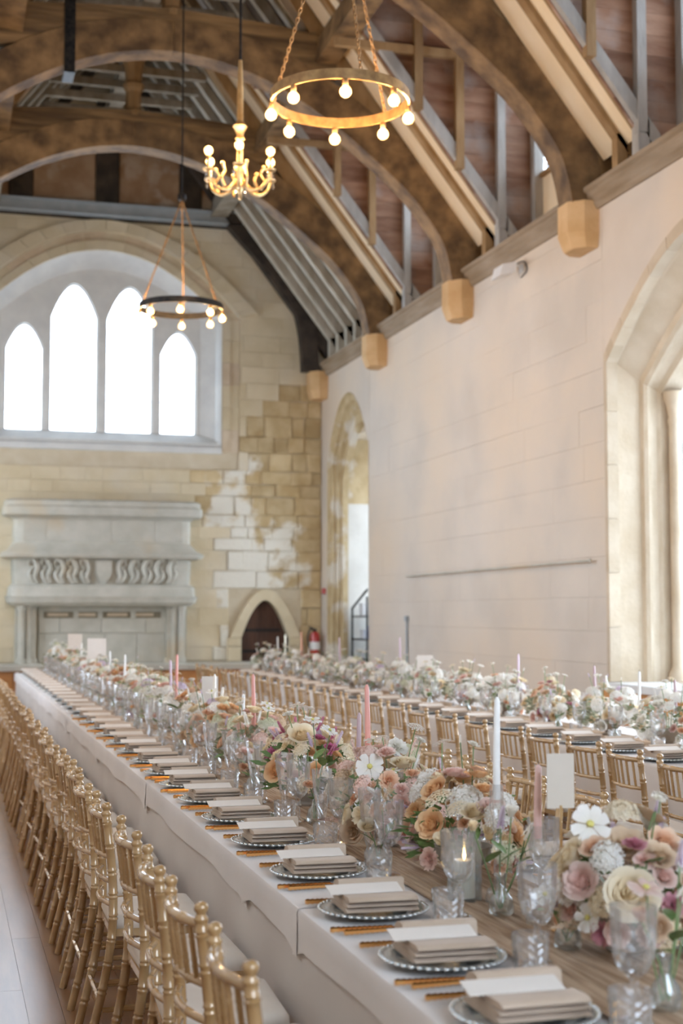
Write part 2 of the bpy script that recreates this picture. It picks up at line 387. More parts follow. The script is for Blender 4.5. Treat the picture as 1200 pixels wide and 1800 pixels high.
floor = struct('floor', 'polished brown plank floor of the hall')
obj('floor_slab', MB().box(XL - 1, XR + 2.2, YB - .5, YE + .5, -.2, -.006), 'floor_base', floor)
pmesh = []
for L_ in (2.3994, 1.7994):
    m_ = MB(); c_ = .0004
    m_.add([(0, 0, -.006), (.1394, 0, -.006), (.1394, L_, -.006), (0, L_, -.006), (c_, c_, 0), (.1394 - c_, c_, 0), (.1394 - c_, L_ - c_, 0), (c_, L_ - c_, 0)],
           [(4, 5, 6, 7), (0, 1, 5, 4), (1, 2, 6, 5), (2, 3, 7, 6), (3, 0, 4, 7)])
    pmesh.append(m_.mesh('plank', 'floor_plank'))
ix = 0
x = -0.62
while x < 1.15:
    y = 2.2 - (ix % 3) * .8; k = ix
    while y < 21.5:
        m_ = pmesh[k % 2]; link('plank', m_, floor, loc=(x, y, 0)); y += (2.4, 1.8)[k % 2]; k += 1
    x += .14; ix += 1
fs = MB().box(XL, -.621, YB, YE, -.006, 0).box(x + .001, XR + 1.4, YB, YE, -.006, 0).box(-.62, x, YB, .55, -.006, 0).box(-.62, x, 22, YE, -.006, 0)
obj('outer_boards', fs, 'floor_plank', floor)

# end (gable) wall ----------------------------------------------------------
wall_end = struct('wall_end', 'pale stone gable wall with blocked courses and patchy whitewash')
WHW, WZS, WZA = 2.05, 6.82, 7.92       # window opening
DOORX, DHW, DZS, DZA = 5.47, .43, 1.20, 1.85
m_ = MB(); wall_strip(m_, XL - .6, XR + .4, 0, 12.2, [(XC, WHW, 4.42, WZS, WZA, 2.0), (DOORX, DHW, .7, DZS, DZA, 1.9)], 'y', YE + .03, YE + .6)
obj('mortar_core', m_, 'gable_mortar', wall_end)
HHW, HZS, HZA = 2.72, 6.86, 8.44       # outside of the moulded surround
rs = random.Random(3)
def hood_right(z):                     # x of the surround's outer edge on the right at height z
    if z < 4.3 or z > HZA: return None
    if z < 6.9: return XC + WHW + .34
    t = max(0, 1 - (z - HZS) / (HZA - HZS)) ** .5
    return XC + HHW * min(1, t) if z > 7.1 else XC + WHW + .34 + (z - 6.9) / .2 * .25
def stone(poly, mat, d=None):
    y0 = YE + (rs.uniform(-.012, .012) if d is None else d)
    cx = sum(p[0] for p in poly) / len(poly); cz = sum(p[1] for p in poly) / len(poly)
    n = len(poly); bev = .004 if mat == 'gable_stone' else .022
    v = [(p[0], YE + .05, p[1]) for p in poly] + [(p[0], y0 + (.003 if mat == 'gable_stone' else .014), p[1]) for p in poly]
    for p in poly:
        dx, dz = cx - p[0], cz - p[1]; l = math.hypot(dx, dz) or 1
        v.append((p[0] + dx / l * bev, y0, p[1] + dz / l * bev))
    f = [tuple(2 * n + i for i in range(n))]
    for i in range(n):
        j = (i + 1) % n; f += [(i, j, n + j, n + i), (n + i, n + j, 2 * n + j, 2 * n + i)]
    obj('stone', MB().add(v, f), mat, wall_end)
z = .80
while z < 8.42:
    h = rs.uniform(.20, .37); z1 = min(z + h, 8.45)
    for side in (1, -1):
        x = XC if side > 0 else -.9
        xend = XR - .01 if side > 0 else XC
        if side > 0: x += rs.uniform(-.3, 0)
        x = max(x, XC) if side > 0 else x
        while x < xend - .02:
            rough_zone = x > 4.75 and z < 5.2
            wdt = rs.uniform(.22, .55) if rough_zone else rs.uniform(.35, .9)
            x1 = min(x + wdt, xend)
            if xend - x1 < .15: x1 = xend
            g = .0018
            poly = [(x + g, z + g), (x1 - g, z + g), (x1 - g, z1 - g), (x + g, z1 - g)]
            xx0, zz0 = x, z; x = x1
            # keep clear of the window surround
            def edge(zz):
                e = hood_right(zz)
                return None if e is None else (e if side > 0 else 2 * XC - e)
            e0, e1 = edge(zz0 + g), edge(z1 - g)
            if e0 is not None or e1 is not None:
                e0 = e0 if e0 is not None else (e1 if zz0 < 6 else XC); e1 = e1 if e1 is not None else XC
                if zz0 < 4.3: e0 = e1
                if side > 0:
                    if x1 <= min(e0, e1) + .06: continue
                    poly = [(max(poly[0][0], e0 + g), zz0 + g), (max(x1 - g, e0 + .02), zz0 + g), (max(x1 - g, e1 + .02), z1 - g), (max(poly[3][0], e1 + g), z1 - g)]
                else:
                    if xx0 >= max(e0, e1) - .06: continue
                    poly = [(min(xx0 + g, e0 - .02), zz0 + g), (min(x1 - g, e0 - g), zz0 + g), (min(x1 - g, e1 - g), z1 - g), (min(xx0 + g, e1 - .02), z1 - g)]
            # door arch, fireplace
            if zz0 < 2.05 and x1 > DOORX - .66 and xx0 < DOORX + .66:
                if zz0 < 1.75:
                    if xx0 < DOORX - .66 < x1 and DOORX - .66 - xx0 > .08: poly = [(xx0 + g, zz0 + g), (DOORX - .66, zz0 + g), (DOORX - .66, z1 - g), (xx0 + g, z1 - g)]
                    elif x1 > DOORX + .66 > xx0 and x1 - DOORX - .66 > .08: poly = [(DOORX + .66, zz0 + g), (x1 - g, zz0 + g), (x1 - g, z1 - g), (DOORX + .66, z1 - g)]
                    else: continue
                elif z1 < 2.06: continue
            if 1.2 < xx0 and x1 < 4.0 and z1 < 3.3: continue
            cx = (xx0 + x1) / 2; cz = (zz0 + z1) / 2
            smooth_ = cx < 4.6 + rs.uniform(-.25, .25) or cz > 5.0 + (cx - 5.2) * 1.2 + rs.uniform(-.5, .5)
            if smooth_: stone(poly, 'gable_stone', rs.uniform(-.0015, .0015))
            else:
                poly = [(p[0] + rs.uniform(-.012, .012), p[1] + rs.uniform(-.012, .012)) for p in poly]
                stone(poly, 'rubble_stone', rs.uniform(-.03, .012))
    z = z1
# timber-framed gable above the steel beam
for (a, b) in [(-1.0, .95), (1.35, 2.42), (2.82, 3.9), (4.25, 5.6)]:
    obj('gable_panel', MB().cbox(a, b, YE - .02, YE + .05, 8.78, 10.4, c=.02), 'gable_plaster', wall_end)
for xx in (1.15, 2.62, 4.08):
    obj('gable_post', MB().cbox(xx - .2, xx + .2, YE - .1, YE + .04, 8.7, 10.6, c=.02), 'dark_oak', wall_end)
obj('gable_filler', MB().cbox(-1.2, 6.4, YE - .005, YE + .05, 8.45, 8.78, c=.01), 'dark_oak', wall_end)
sb = obj('steel_beam', MB().box(-1.25, 4.98, YE - .30, YE - .12, 8.47, 8.49).box(-1.25, 4.98, YE - .30, YE - .12, 8.67, 8.69).box(-1.25, 4.98, YE - .225, YE - .20, 8.47, 8.69).box(4.96, 4.98, YE - .3, YE - .02, 8.45, 8.71).box(-1.25, 4.98, YE-.2, YE-.02, 8.5, 8.52), 'painted_steel')
tag(sb, 'blue-grey steel beam across the gable above the great window', 'beam', kind='structure')

# end window -----------------------------------------------------------------
window_1 = struct('window_1', 'great four-light stone window in the gable wall')
lights = [(XC - 1.335, .33, 6.2, 6.64, 1.9), (XC - .49, .415, 6.78, 7.38, 1.9), (XC + .475, .415, 6.78, 7.38, 1.9), (XC + 1.34, .33, 6.2, 6.62, 1.9)]
# tracery: solid between the light heads and the main arch, with mullions
def tracery(y0, y1, grow, mat, name):
    xs = sorted(set([XC - WHW + .30 + 3.5 * i / 140 for i in range(141)] + [l[0] + s * (l[1] - grow) for l in lights for s in (-1, -.999, .999, 1)]))
    xs = [q for q in xs if XC - 1.76 <= q <= XC + 1.76]
    lo = []; hi = []
    for q in xs:
        zz = 4.78
        for (c, hw, zs, za, p) in lights:
            if abs(q - c) <= (hw - grow) * .9995: zz = archz(q, c, hw - grow, zs, za - grow, p)
        lo.append((q, zz)); hi.append((q, archz(q, XC, WHW, WZS, WZA + .02, 2.0)))
    return obj(name, MB().strip(lo, hi, 'y', y0, y1), mat, window_1)
tracery(YE + .30, YE + .46, 0.0, 'tracery_stone', 'tracery')
tracery(YE + .36, YE + .40, 0.028, 'tracery_stone', 'tracery_fillet')
for (c, hw, zs, za, p) in lights:
    poly = arch_pts(c, hw, zs, za, p, n=8, zb=4.78)
    pn = obj('pane', MB().prism(poly, 'y', YE + .375, YE + .381), 'window_glass', window_1)
    bars = MB()
    for zz in (5.35,):
        bars.box(c - hw, c + hw, YE + .37, YE + .386, zz - .008, zz + .008)
    obj('saddle_bar', bars, 'iron', pn)
# sloping sill in two steps, jambs
m_ = MB().prism([(YE - .05, 4.42), (YE - .05, 4.52), (YE + .02, 4.56), (YE + .02, 4.6), (YE + .32, 4.79), (YE + .6, 4.79), (YE + .6, 4.42)], 'x', XC - WHW - .02, XC + WHW + .02)
obj('window_sill', m_, 'tracery_stone', window_1)
for s in (-1, 1):
    a = XC + s * (WHW + .02); b = XC + s * 1.70
    m_ = MB(); 
    m_.prism([(a, YE), (a - s * .06, YE + .06), (a - s * .08, YE + .16), (b, YE + .32), (b, YE + .48), (a, YE + .5)], 'z', 4.55, 6.98)
    obj('jamb', m_, 'tracery_stone', window_1)
# soffit ring of the recess (same splay carried round the arch)
lo = arch_pts(XC, WHW - .30, WZS, WZA - .26, 2.0, 14); hi = arch_pts(XC, WHW + .02, WZS, WZA + .03, 2.0, 14)
m_ = MB(); n = len(lo)
m_.v = [(p[0], YE + .30, p[1]) for p in lo] + [(p[0], YE, p[1]) for p in hi]
m_.f = [(i, i + 1, n + i + 1, n + i) for i in range(n - 1)]
obj('splayed_soffit', m_, 'tracery_stone', window_1)
def ring(hw0, zs0, za0, p0, hw1, zs1, za1, p1, y0, y1, cnt, parent, mat, cut0=0.0, cx=XC, zspr=None, axis='y'):
    N_ = cnt * 3
    def at(t, hw, zs, za, p):
        a = -1 + 2 * t; s = math.sin(a * PI / 2); return (cx + hw * s, zs + (za - zs) * (1 - abs(s) ** p))
    for k in range(cnt):
        t0, t1 = k / cnt + .0005, (k + 1) / cnt - .0005
        if t1 < cut0 or t0 > 1 - cut0: continue
        ts = [lerp(t0, t1, i / 3) for i in range(4)]
        lo = [at(t, hw0, zs0, za0, p0) for t in ts]; hi = [at(t, hw1, zs1, za1, p1) for t in ts]
        obj('voussoir', MB().strip(lo, hi, axis, y0 + rs.uniform(0, .008), y1), mat, parent)
ring(WHW + .0, WZS, WZA + .01, 2, WHW + .17, WZS, WZA + .18, 2, YE - .02, YE + .2, 20, window_1, 'gable_stone')
ring(WHW + .175, WZS, WZA + .185, 2, WHW + .34, WZS, WZA + .33, 2, YE + .025, YE + .2, 20, window_1, 'dressed_stone')
ring(WHW + .345, WZS + .02, WZA + .335, 2, HHW, HZS + .05, HZA, 2, YE - .11, YE + .2, 22, window_1, 'gable_stone', cut0=.075)
zz = 4.45; k = 0
while zz < WZS - .02:
    z2 = min(zz + .40, WZS)
    for s in (-1, 1):
        for (a, b, d) in ((WHW + .03, WHW + .17, -.01), (WHW + .175, WHW + .335, .015)):
            xs = sorted((XC + s * a, XC + s * b))
            obj('jamb_stone', MB().box(xs[0], xs[1], YE + d, YE + .2, zz + .003, z2 - .003), 'gable_stone' if (k % 3) else 'dressed_stone', window_1)
    zz = z2; k += 1

# small arched door ------------------------------------------------------------
door_1 = struct('door_1', 'small dark plank door under a pointed stone arch beside the extinguisher')
for i in range(5):
    x0 = DOORX - DHW + i * .168; x1 = x0 + .164
    xs = [lerp(x0, x1, j / 4) for j in range(5)]
    obj('door_board', MB().strip([(q, .7) for q in xs], [(q, archz(q, DOORX, DHW + .01, DZS, DZA, 1.9)) for q in xs], 'y', YE + .2, YE + .25), 'door_wood', door_1)
for zz in (.95, 1.32):
    obj('strap_hinge', MB().box(DOORX - .4, DOORX + .32, YE + .188, YE + .2, zz - .025, zz + .025), 'iron', door_1)
ring(DHW, DZS, DZA, 1.9, DHW + .20, DZS, DZA + .20, 1.9, YE - .06, YE + .22, 9, door_1, 'gable_stone', cx=DOORX)
zz = .78; k = 0
while zz < DZS - .01:
    z2 = min(zz + .26, DZS)
    for s in (-1, 1):
        xs = sorted((DOORX + s * DHW, DOORX + s * (DHW + .25)))
        obj('jamb_stone', MB().cbox(xs[0], xs[1], YE - .06 + rs.uniform(-.01, .01), YE + .22, zz + .004, z2 - .004), 'gable_stone', door_1)
    zz = z2

# dais with honey coloured wooden front -------------------------------------------
dais = struct('dais_floor', 'raised dais with pale slab top and honey wood front')
for i in range(6):
    a = XL + i * 1.3; obj('slab', MB().box(a + .003, a + 1.297, 23.25, YE + .03, .70, .78), 'grey_stone', dais)
for i in range(13):
    a = XL + i * .6; obj('front_panel', MB().cbox(a + .004, a + .596, 23.32, 23.36, .03, .70, c=.012), 'honey_wood', dais)
obj('plinth', MB().box(XL, XR, 23.30, 23.37, 0, .035), 'honey_wood', dais)

# window side wall ----------------------------------------------------------------
wall_right = struct('wall_right', 'tall limewashed wall of large pale blocks with timber cornice')
W1 = (RW1, 1.72, .92, 4.28, 5.26, 1.5); W2 = (RW2, 1.27, .70, 4.30, 5.34, 2.1)
WN = [(yc, 1.5, .92, 4.0, 5.0, 1.5) for yc in RWN]
m_ = MB(); wall_strip(m_, YB - .5, 20.5, 0, 5.95, [W1] + WN, 'x', XR + .03, XR + 1.05); wall_strip(m_, 20.5, YE + .6, 0, 5.95, [W2], 'x', XR + .03, XR + .36)
m_.box(XR + .36, XR + 1.05, 20.5, YE + .6, 5.0, 5.95); m_.box(XR + .36, XR + 1.05, 20.5, RW2 - 1.35, 0, 5.0); m_.box(XR + .36, XR + 2.0, RW2 + 1.35, YE + .6, 0, 5.0)
obj('wall_core', m_, 'wall_mortar', wall_right)
for (a, b, ops) in [(YB, 13.24, [W1] + WN), (21.63, YE, [W2])]:
    m_ = MB(); wall_strip(m_, a, b, 0, 5.95, ops, 'x', XR, XR + .035); obj('plaster_face', m_, 'limewash', wall_right)
z = .0; r2 = random.Random(11)
while z < 5.9:
    z1 = min(z + r2.uniform(.33, .42), 5.93); 
    y = 13.245; first = True
    while y < 21.6:
        y1 = y + (r2.uniform(.3, .8) if first else r2.uniform(.62, 1.05)); first = False
        if 21.625 - y1 < .35: y1 = 21.625
        obj('block', MB().cbox(XR + r2.uniform(-.002, .002), XR + .035, y + .0005, y1 - .0005, z + .0005, z1 - .0005, c=.0022, front='x'), 'limewash', wall_right)
        y = y1
    z = z1
# moulded cornice, in lengths between the trusses
def cornice(y0, y1):
    m_ = MB().prism([(XR + .3, ZC0 + .04), (XR - .03, ZC0), (XR - .06, ZC0 + .05), (XR - .06, ZC0 + .08), (XR - .10, ZC0 + .12), (XR - .115, ZC0 + .17), (XR - .15, ZC0 + .19), (XR - .15, ZC1), (XR + .3, ZC1)], 'y', y0, y1)
    return obj('cornice', m_, 'cornice_timber', wall_right, smooth=30)
ys = sorted(TR)
cornice(6.0, ys[0] - .2)
for a, b in zip(ys, ys[1:]): cornice(a + .19, b - .19)

# moulded recess of the near side window
def loft(curves, xs_, name, mat, parent):
    # consecutive arch outlines (y,z) at depths x -> surface; one object for each order
    for (c0, x0), (c1, x1) in zip(zip(curves, xs_), list(zip(curves, xs_))[1:]):
        n = len(c0); m_ = MB()
        m_.v = [(x0, p[0], p[1]) for p in c0] + [(x1, p[0], p[1]) for p in c1]
        m_.f = [(i, i + 1, n + i + 1, n + i) for i in range(n - 1)]
        obj(name, m_, mat, parent, smooth=40, fix=False)
window_2 = struct('window_2', 'tall arched side window in a moulded stone recess near the camera')
orders = [(XR + .10, 1.66, 4.20, 5.14), (XR + .13, 1.70, 4.18, 5.10), (XR + .38, 1.70, 4.02, 4.90), (XR + .40, 1.655, 3.98, 4.84), (XR + .44, 1.64, 3.96, 4.80), (XR + .48, 1.655, 3.95, 4.78),
          (XR + .56, 1.68, 3.92, 4.72), (XR + .60, 1.66, 3.88, 4.66), (XR + .80, 1.67, 3.85, 4.62)]
cv = [arch_pts(RW1, hw, zs, za, 1.5, 14, zb=.92) for (_, hw, zs, za) in orders]
loft(cv, [o_[0] for o_ in orders], 'moulded_order', 'dressed_stone', window_2)
ring(1.655, 4.19, 5.13, 1.5, 1.722, 4.28, 5.262, 1.5, XR - .012, XR + .11, 14, window_2, 'dressed_stone', cx=RW1, axis='x')
for s in (-1, 1):
    zz = .93
    while zz < 4.27:
        z2 = min(zz + .55, 4.285); ys_ = sorted((RW1 + s * 1.655, RW1 + s * 1.722))
        obj('jamb_stone', MB().box(XR - .012, XR + .11, ys_[0], ys_[1], zz + .002, z2 - .002), 'corbel_stone' if False else 'dressed_stone', window_2)
        zz = z2
for s in (-1, 1):
    yy = RW1 + s * 1.60
    obj('colonette', MB().lathe([(.10, .9), (.10, 1.0), (.065, 1.06), (.06, 1.1), (.06, 3.55), (.075, 3.6), (.06, 3.64), (.09, 3.78), (.11, 3.82), (.11, 3.9)], 12, (XR + .72, yy, 0)), 'dressed_stone', window_2, smooth=50)
obj('window_sill', MB().box(XR - .06, XR + 1.0, RW1 - 1.75, RW1 + 1.75, .85, .925), 'tracery_stone', window_2)
for i in range(6):
    a = RW1 - 1.78 + i * .595
    obj('dado_panel', MB().cbox(XR - .04, XR + .0, a + .004, a + .591, .05, .85, c=.012, front='x'), 'honey_wood', window_2)
for i in range(4):
    a = RW1 - 1.64 + i * .82
    xs = [(lerp(a + .03, a + .79, j / 6)) for j in range(7)]
    poly_lo = [(q, .93) for q in xs]; poly_hi = [(q, archz(q, RW1, 1.66, 3.85, 4.6, 1.5)) for q in xs]
    pn = obj('pane', MB().strip(poly_lo, poly_hi, 'x', XR + .86, XR + .866), 'window_glass', window_2)
    bars = MB()
    for zz in (1.7, 2.5, 3.3): bars.box(XR + .85, XR + .87, a + .03, a + .79, zz - .012, zz + .012)
    obj('saddle_bar', bars, 'iron', pn)
for i in range(5):
    a = RW1 - 1.64 + i * .82
    obj('mullion', MB().prism([(XR + .78, a), (XR + .86, a - .05), (XR + .92, a), (XR + .86, a + .05)], 'z', .92, archz(a, RW1, 1.68, 3.85, 4.6, 1.5)), 'tracery_stone', window_2)

# deep recess with window beside the gable
window_3 = struct('window_3', 'deep moulded window recess in the corner beside the gable wall')
orders = [(XR - .004, 1.27, 4.30, 5.34), (XR + .05, 1.245, 4.28, 5.30), (XR + .07, 1.20, 4.22, 5.22), (XR + .13, 1.21, 4.2, 5.18), (XR + .15, 1.16, 4.1, 5.06), (XR + .22, 1.17, 4.05, 5.0), (XR + .24, 1.12, 3.95, 4.86), (XR + .34, 1.12, 3.9, 4.8)]
cv = [arch_pts(RW2, hw, zs, za, 2.1, 12, zb=.70) for (_, hw, zs, za) in orders]
loft(cv, [o_[0] for o_ in orders], 'moulded_order', 'ochre_stone', window_3)
obj('recess_floor', MB().box(XR - .02, XR + 2.0, RW2 - 1.4, RW2 + 1.4, .62, .70), 'tracery_stone', window_3)
obj('bay_side_wall', MB().box(XR + .34, XR + 2.0, RW2 + 1.2, RW2 + 1.35, .7, 3.55), 'bay_plaster', window_3)
obj('bay_side_wall', MB().box(XR + .34, XR + 2.0, RW2 + 1.2, RW2 + 1.35, 3.55, 5.0), 'ochre_stone', window_3)
obj('bay_side_wall', MB().box(XR + .34, XR + 2.0, RW2 - 1.35, RW2 - 1.2, .7, 5.0), 'dressed_stone', window_3)
obj('bay_ceiling', MB().box(XR + .34, XR + 2.0, RW2 - 1.35, RW2 + 1.35, 4.7, 4.8), 'dressed_stone', window_3)
m_ = MB(); wall_strip(m_, RW2 - 1.35, RW2 + 1.35, .7, 5.0, [(RW2, 1.1, 1.2, 3.9, 4.4, 2)], 'x', XR + 1.75, XR + 1.95); obj('bay_front', m_, 'dressed_stone', window_3)
for i in range(2):
    a = RW2 - 1.1 + i * 1.1; xs = [lerp(a + .03, a + 1.07, j / 6) for j in range(7)]
    pn = obj('pane', MB().strip([(q, 1.2) for q in xs], [(q, archz(q, RW2, 1.12, 3.9, 4.4, 2)) for q in xs], 'x', XR + 1.84, XR + 1.846), 'window_glass', window_3)
obj('mullion', MB().box(XR + 1.78, XR + 1.9, RW2 - .04, RW2 + .04, 1.2, 4.4), 'tracery_stone', window_3)

# aisle-side wall and entrance wall behind the photographer (out of frame; window sizes set to steer the light, entrance window added)
wall_left = struct('wall_left', 'limewashed aisle-side wall with tall arched windows')
m_ = MB(); wall_strip(m_, YB - .5, YE + .6, 0, 6.05, [(yc, .75 if yc > 14 else .72, (1.7 if yc > 14 else 3.4), 4.5, 5.3, 1.6) for yc in LWIN], 'x', XL - .7, XL)
obj('plaster_face', m_, 'limewash', wall_left)
wall_back = struct('wall_back', 'limewashed entrance wall with one great window added for light')
m_ = MB(); wall_strip(m_, XL - .7, XR + 1.05, 0, 12.2, [(XC, 2.2, 2.4, 5.4, 6.4, 1.8)], 'y', YB - .5, YB)
obj('plaster_face', m_, 'limewash', wall_back)

# corbels ---------------------------------------------------------------------------
for i, yt in enumerate(TR[:5]):
    nm = ['dark gable timber in the corner', 'roof truss closest to the gable', 'second roof truss from the gable', 'third roof truss, next to the arched side window', 'fourth roof truss'][i]
    for s in (1, -1):
        wx = XR if s > 0 else XL
        m_ = MB(); P = []
        for (z_, d, hw) in ((5.42, .235, .215), (5.44, .25, .225), (5.58, .30, .25), (5.91, .30, .25)):
            P.append([(wx - s * q[0], yt + q[1], z_) for q in [(-.02, -hw), (d * .55, -hw), (d, -hw * .5), (d, hw * .5), (d * .55, hw), (-.02, hw)]])
        v = [p for r_ in P for p in r_]; f = [(5, 4, 3, 2, 1, 0), tuple(18 + k for k in range(6))]
        for r_ in range(3):
            for k in range(6): f.append((r_ * 6 + k, r_ * 6 + (k + 1) % 6, r_ * 6 + 6 + (k + 1) % 6, r_ * 6 + 6 + k))
        if i == 0: v = [(p[0], min(p[1], YE), p[2]) for p in v]
        o = obj('corbel', m_.add(v, f), 'corbel_stone')
        tag(o, ('orange stone corbel under the ' if s > 0 else 'orange stone corbel on the aisle-side wall under the ') + nm, 'corbel', 'stone corbels carrying the roof', 'structure')

# ------------------------------------------------------------------ roof
INTR = [(3.64, 5.90), (3.58, 6.2), (3.50, 6.42), (3.33, 6.68), (3.12, 6.94), (2.88, 7.17), (2.45, 7.52), (1.95, 7.88), (1.35, 8.22), (.78, 8.43), (.3, 8.52), (0, 8.54)]
SL0, SLX, SLZ = 1.30, 4.10, 6.15      # rafter soffit line: z = SLZ + SL0*(SLX - dx)
def soff(dx): return SLZ + SL0 * (SLX - dx)
def dxs(z): return SLX - (z - SLZ) / SL0
def truss(yt, idx, end=False):
    ords = ['at the gable', 'closest to the gable', 'second from the gable', 'third from the gable', 'fourth from the gable'][idx]
    t = struct('roof_truss', f'arch-braced oak roof truss, {ords}')
    t['category'] = 'roof truss'; t['group'] = 'oak roof trusses'
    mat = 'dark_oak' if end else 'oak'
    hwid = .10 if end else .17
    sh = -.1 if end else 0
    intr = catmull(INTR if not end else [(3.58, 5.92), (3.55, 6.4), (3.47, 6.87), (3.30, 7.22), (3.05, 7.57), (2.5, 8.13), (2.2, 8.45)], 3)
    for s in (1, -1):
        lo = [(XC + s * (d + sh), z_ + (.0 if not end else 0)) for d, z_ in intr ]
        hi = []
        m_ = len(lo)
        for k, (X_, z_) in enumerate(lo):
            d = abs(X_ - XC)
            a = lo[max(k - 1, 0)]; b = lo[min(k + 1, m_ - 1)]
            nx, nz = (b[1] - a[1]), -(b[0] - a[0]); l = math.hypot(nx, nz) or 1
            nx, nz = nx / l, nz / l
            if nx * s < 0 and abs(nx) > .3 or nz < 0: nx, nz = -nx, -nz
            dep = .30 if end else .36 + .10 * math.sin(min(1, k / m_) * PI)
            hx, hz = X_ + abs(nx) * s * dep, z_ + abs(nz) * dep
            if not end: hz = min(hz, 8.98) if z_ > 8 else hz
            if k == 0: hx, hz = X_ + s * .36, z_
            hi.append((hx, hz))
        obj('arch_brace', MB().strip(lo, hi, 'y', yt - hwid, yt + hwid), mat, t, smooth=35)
        if not end:
            # wall post behind the foot of the brace, and principal rafter above
            obj('wall_post', MB().prism([(XC + s * 3.86, 5.92), (XC + s * 4.02, 5.92), (XC + s * 4.12, 6.55), (XC + s * 3.7, 7.0), (XC + s * 3.55, 6.7)], 'y', yt - .15, yt + .15), mat, t)
            P = [(4.15, soff(4.15) - .05), (.12, soff(.12) - .05), (.12, soff(.12) + .32), (4.15, soff(4.15) + .32)]
            mid = [(4.12, 6.0), (3.75, soff(3.75) - .20), (2.9, soff(2.9) - .30), (2.0, soff(2.0) - .25), (1.0, soff(1.0) - .1), (.1, soff(.1) - .05)]
            lo2 = [(XC + s * q[0], q[1]) for q in catmull(mid, 3)]
            hi2 = [(XC + s * (q[0] + .02), soff(q[0]) + .22) for q in catmull(mid, 3)]
            obj('principal_rafter', MB().strip(lo2, hi2, 'y', yt - .13, yt + .13), 'tan_timber', t, smooth=35)  # tan instead of oak: light on the near face put into the colour
        else:
            lo2 = [(XC + s * q, soff(q) - .18) for q in (4.0, 2.0, .1)]; hi2 = [(XC + s * q, soff(q) + .2) for q in (4.0, 2.0, .1)]
            obj('principal_rafter', MB().strip(lo2, hi2, 'y', yt - .08, yt + .1), mat, t)
    if not end:
        lo = [(-2.55, 8.70), (-1.5, 8.74), (0, 8.80), (1.5, 8.74), (2.55, 8.66)]; hi = [(-1.75, 8.98), (-1.2, 9.04), (0, 9.12), (1.2, 9.06), (1.75, 8.98)]
        lo = [(-2.1, 8.42), (-1.2, 8.56), (0, 8.62), (1.2, 8.56), (2.1, 8.42)]
        hi = [(-2.1, 8.94), (-1.2, 9.02), (0, 9.09), (1.2, 9.04), (2.1, 8.94)]
        obj('collar_beam', MB().strip([(XC + a, b) for a, b in lo], [(XC + a, b) for a, b in hi], 'y', yt - .15, yt + .15), 'oak_length', t)
        # octagonal crown post with flared head
        m_ = MB().lathe([(.17, 9.02), (.17, 9.10), (.12, 9.14), (.115, 9.4), (.15, 9.46), (.16, 9.52), (.12, 9.56), (.13, 9.7), (.19, 10.0), (.26, 10.3)], 8, (XC, yt, 0), cap1=True)
        obj('crown_post', m_, 'tan_timber', t)
        if idx == 2:
            obj('iron_strap', MB().box(XC - 1.32, XC - 1.19, yt - .18, yt - .171, 8.16, 9.3).box(XC - 1.32, XC - 1.19, yt - .18, yt + .18, 8.14, 8.165), 'iron', t)
    return t
for i, yt in enumerate(TR): truss(yt, i, end=(i == 0))

roof = struct('ceiling', 'open timber roof with dark boards, rafters, purlins and plaster strips')
def rafter(y0, y1, s, mat, d0=4.12, d1=.05, depth=.15, ash=True, name='rafter'):
    lo = [(XC + s * d0, soff(d0)), (XC + s * d1, soff(d1))]
    hi = [(XC + s * d0, soff(d0) + depth * 1.6), (XC + s * d1, soff(d1) + depth * 1.6)]
    obj(name, MB().strip(lo, hi, 'y', y0, y1), mat, roof)
    if ash: obj('ashlar_post', MB().box(*sorted((XC + s * 3.88, XC + s * 4.0)), y0, y1, ZC1 - .02, soff(3.9) + .06), mat, roof)
def plaster(y0, y1, s, d0=4.0, d1=1.2):
    lo = [(XC + s * d0, soff(d0) + .09), (XC + s * d1, soff(d1) + .09)]; hi = [(XC + s * d0, soff(d0) + .13), (XC + s * d1, soff(d1) + .13)]
    obj('plaster_strip', MB().strip(lo, hi, 'y', y0, y1), 'cream_plaster', roof)
def boards(y0, y1, s, d0=4.5, d1=-.05):
    n = 14
    for k in range(n):
        a, b = lerp(d0, d1, k / n), lerp(d0, d1, (k + 1) / n)
        lo = [(XC + s * a, soff(a) + .25), (XC + s * (b + .004), soff(b) + .25)]; hi = [(q[0], q[1] + .06) for q in lo]
        obj('roof_plank', MB().strip(lo, hi, 'y', y0, y1), 'roof_board', roof)
DT = 9.15                               # head of the dormers
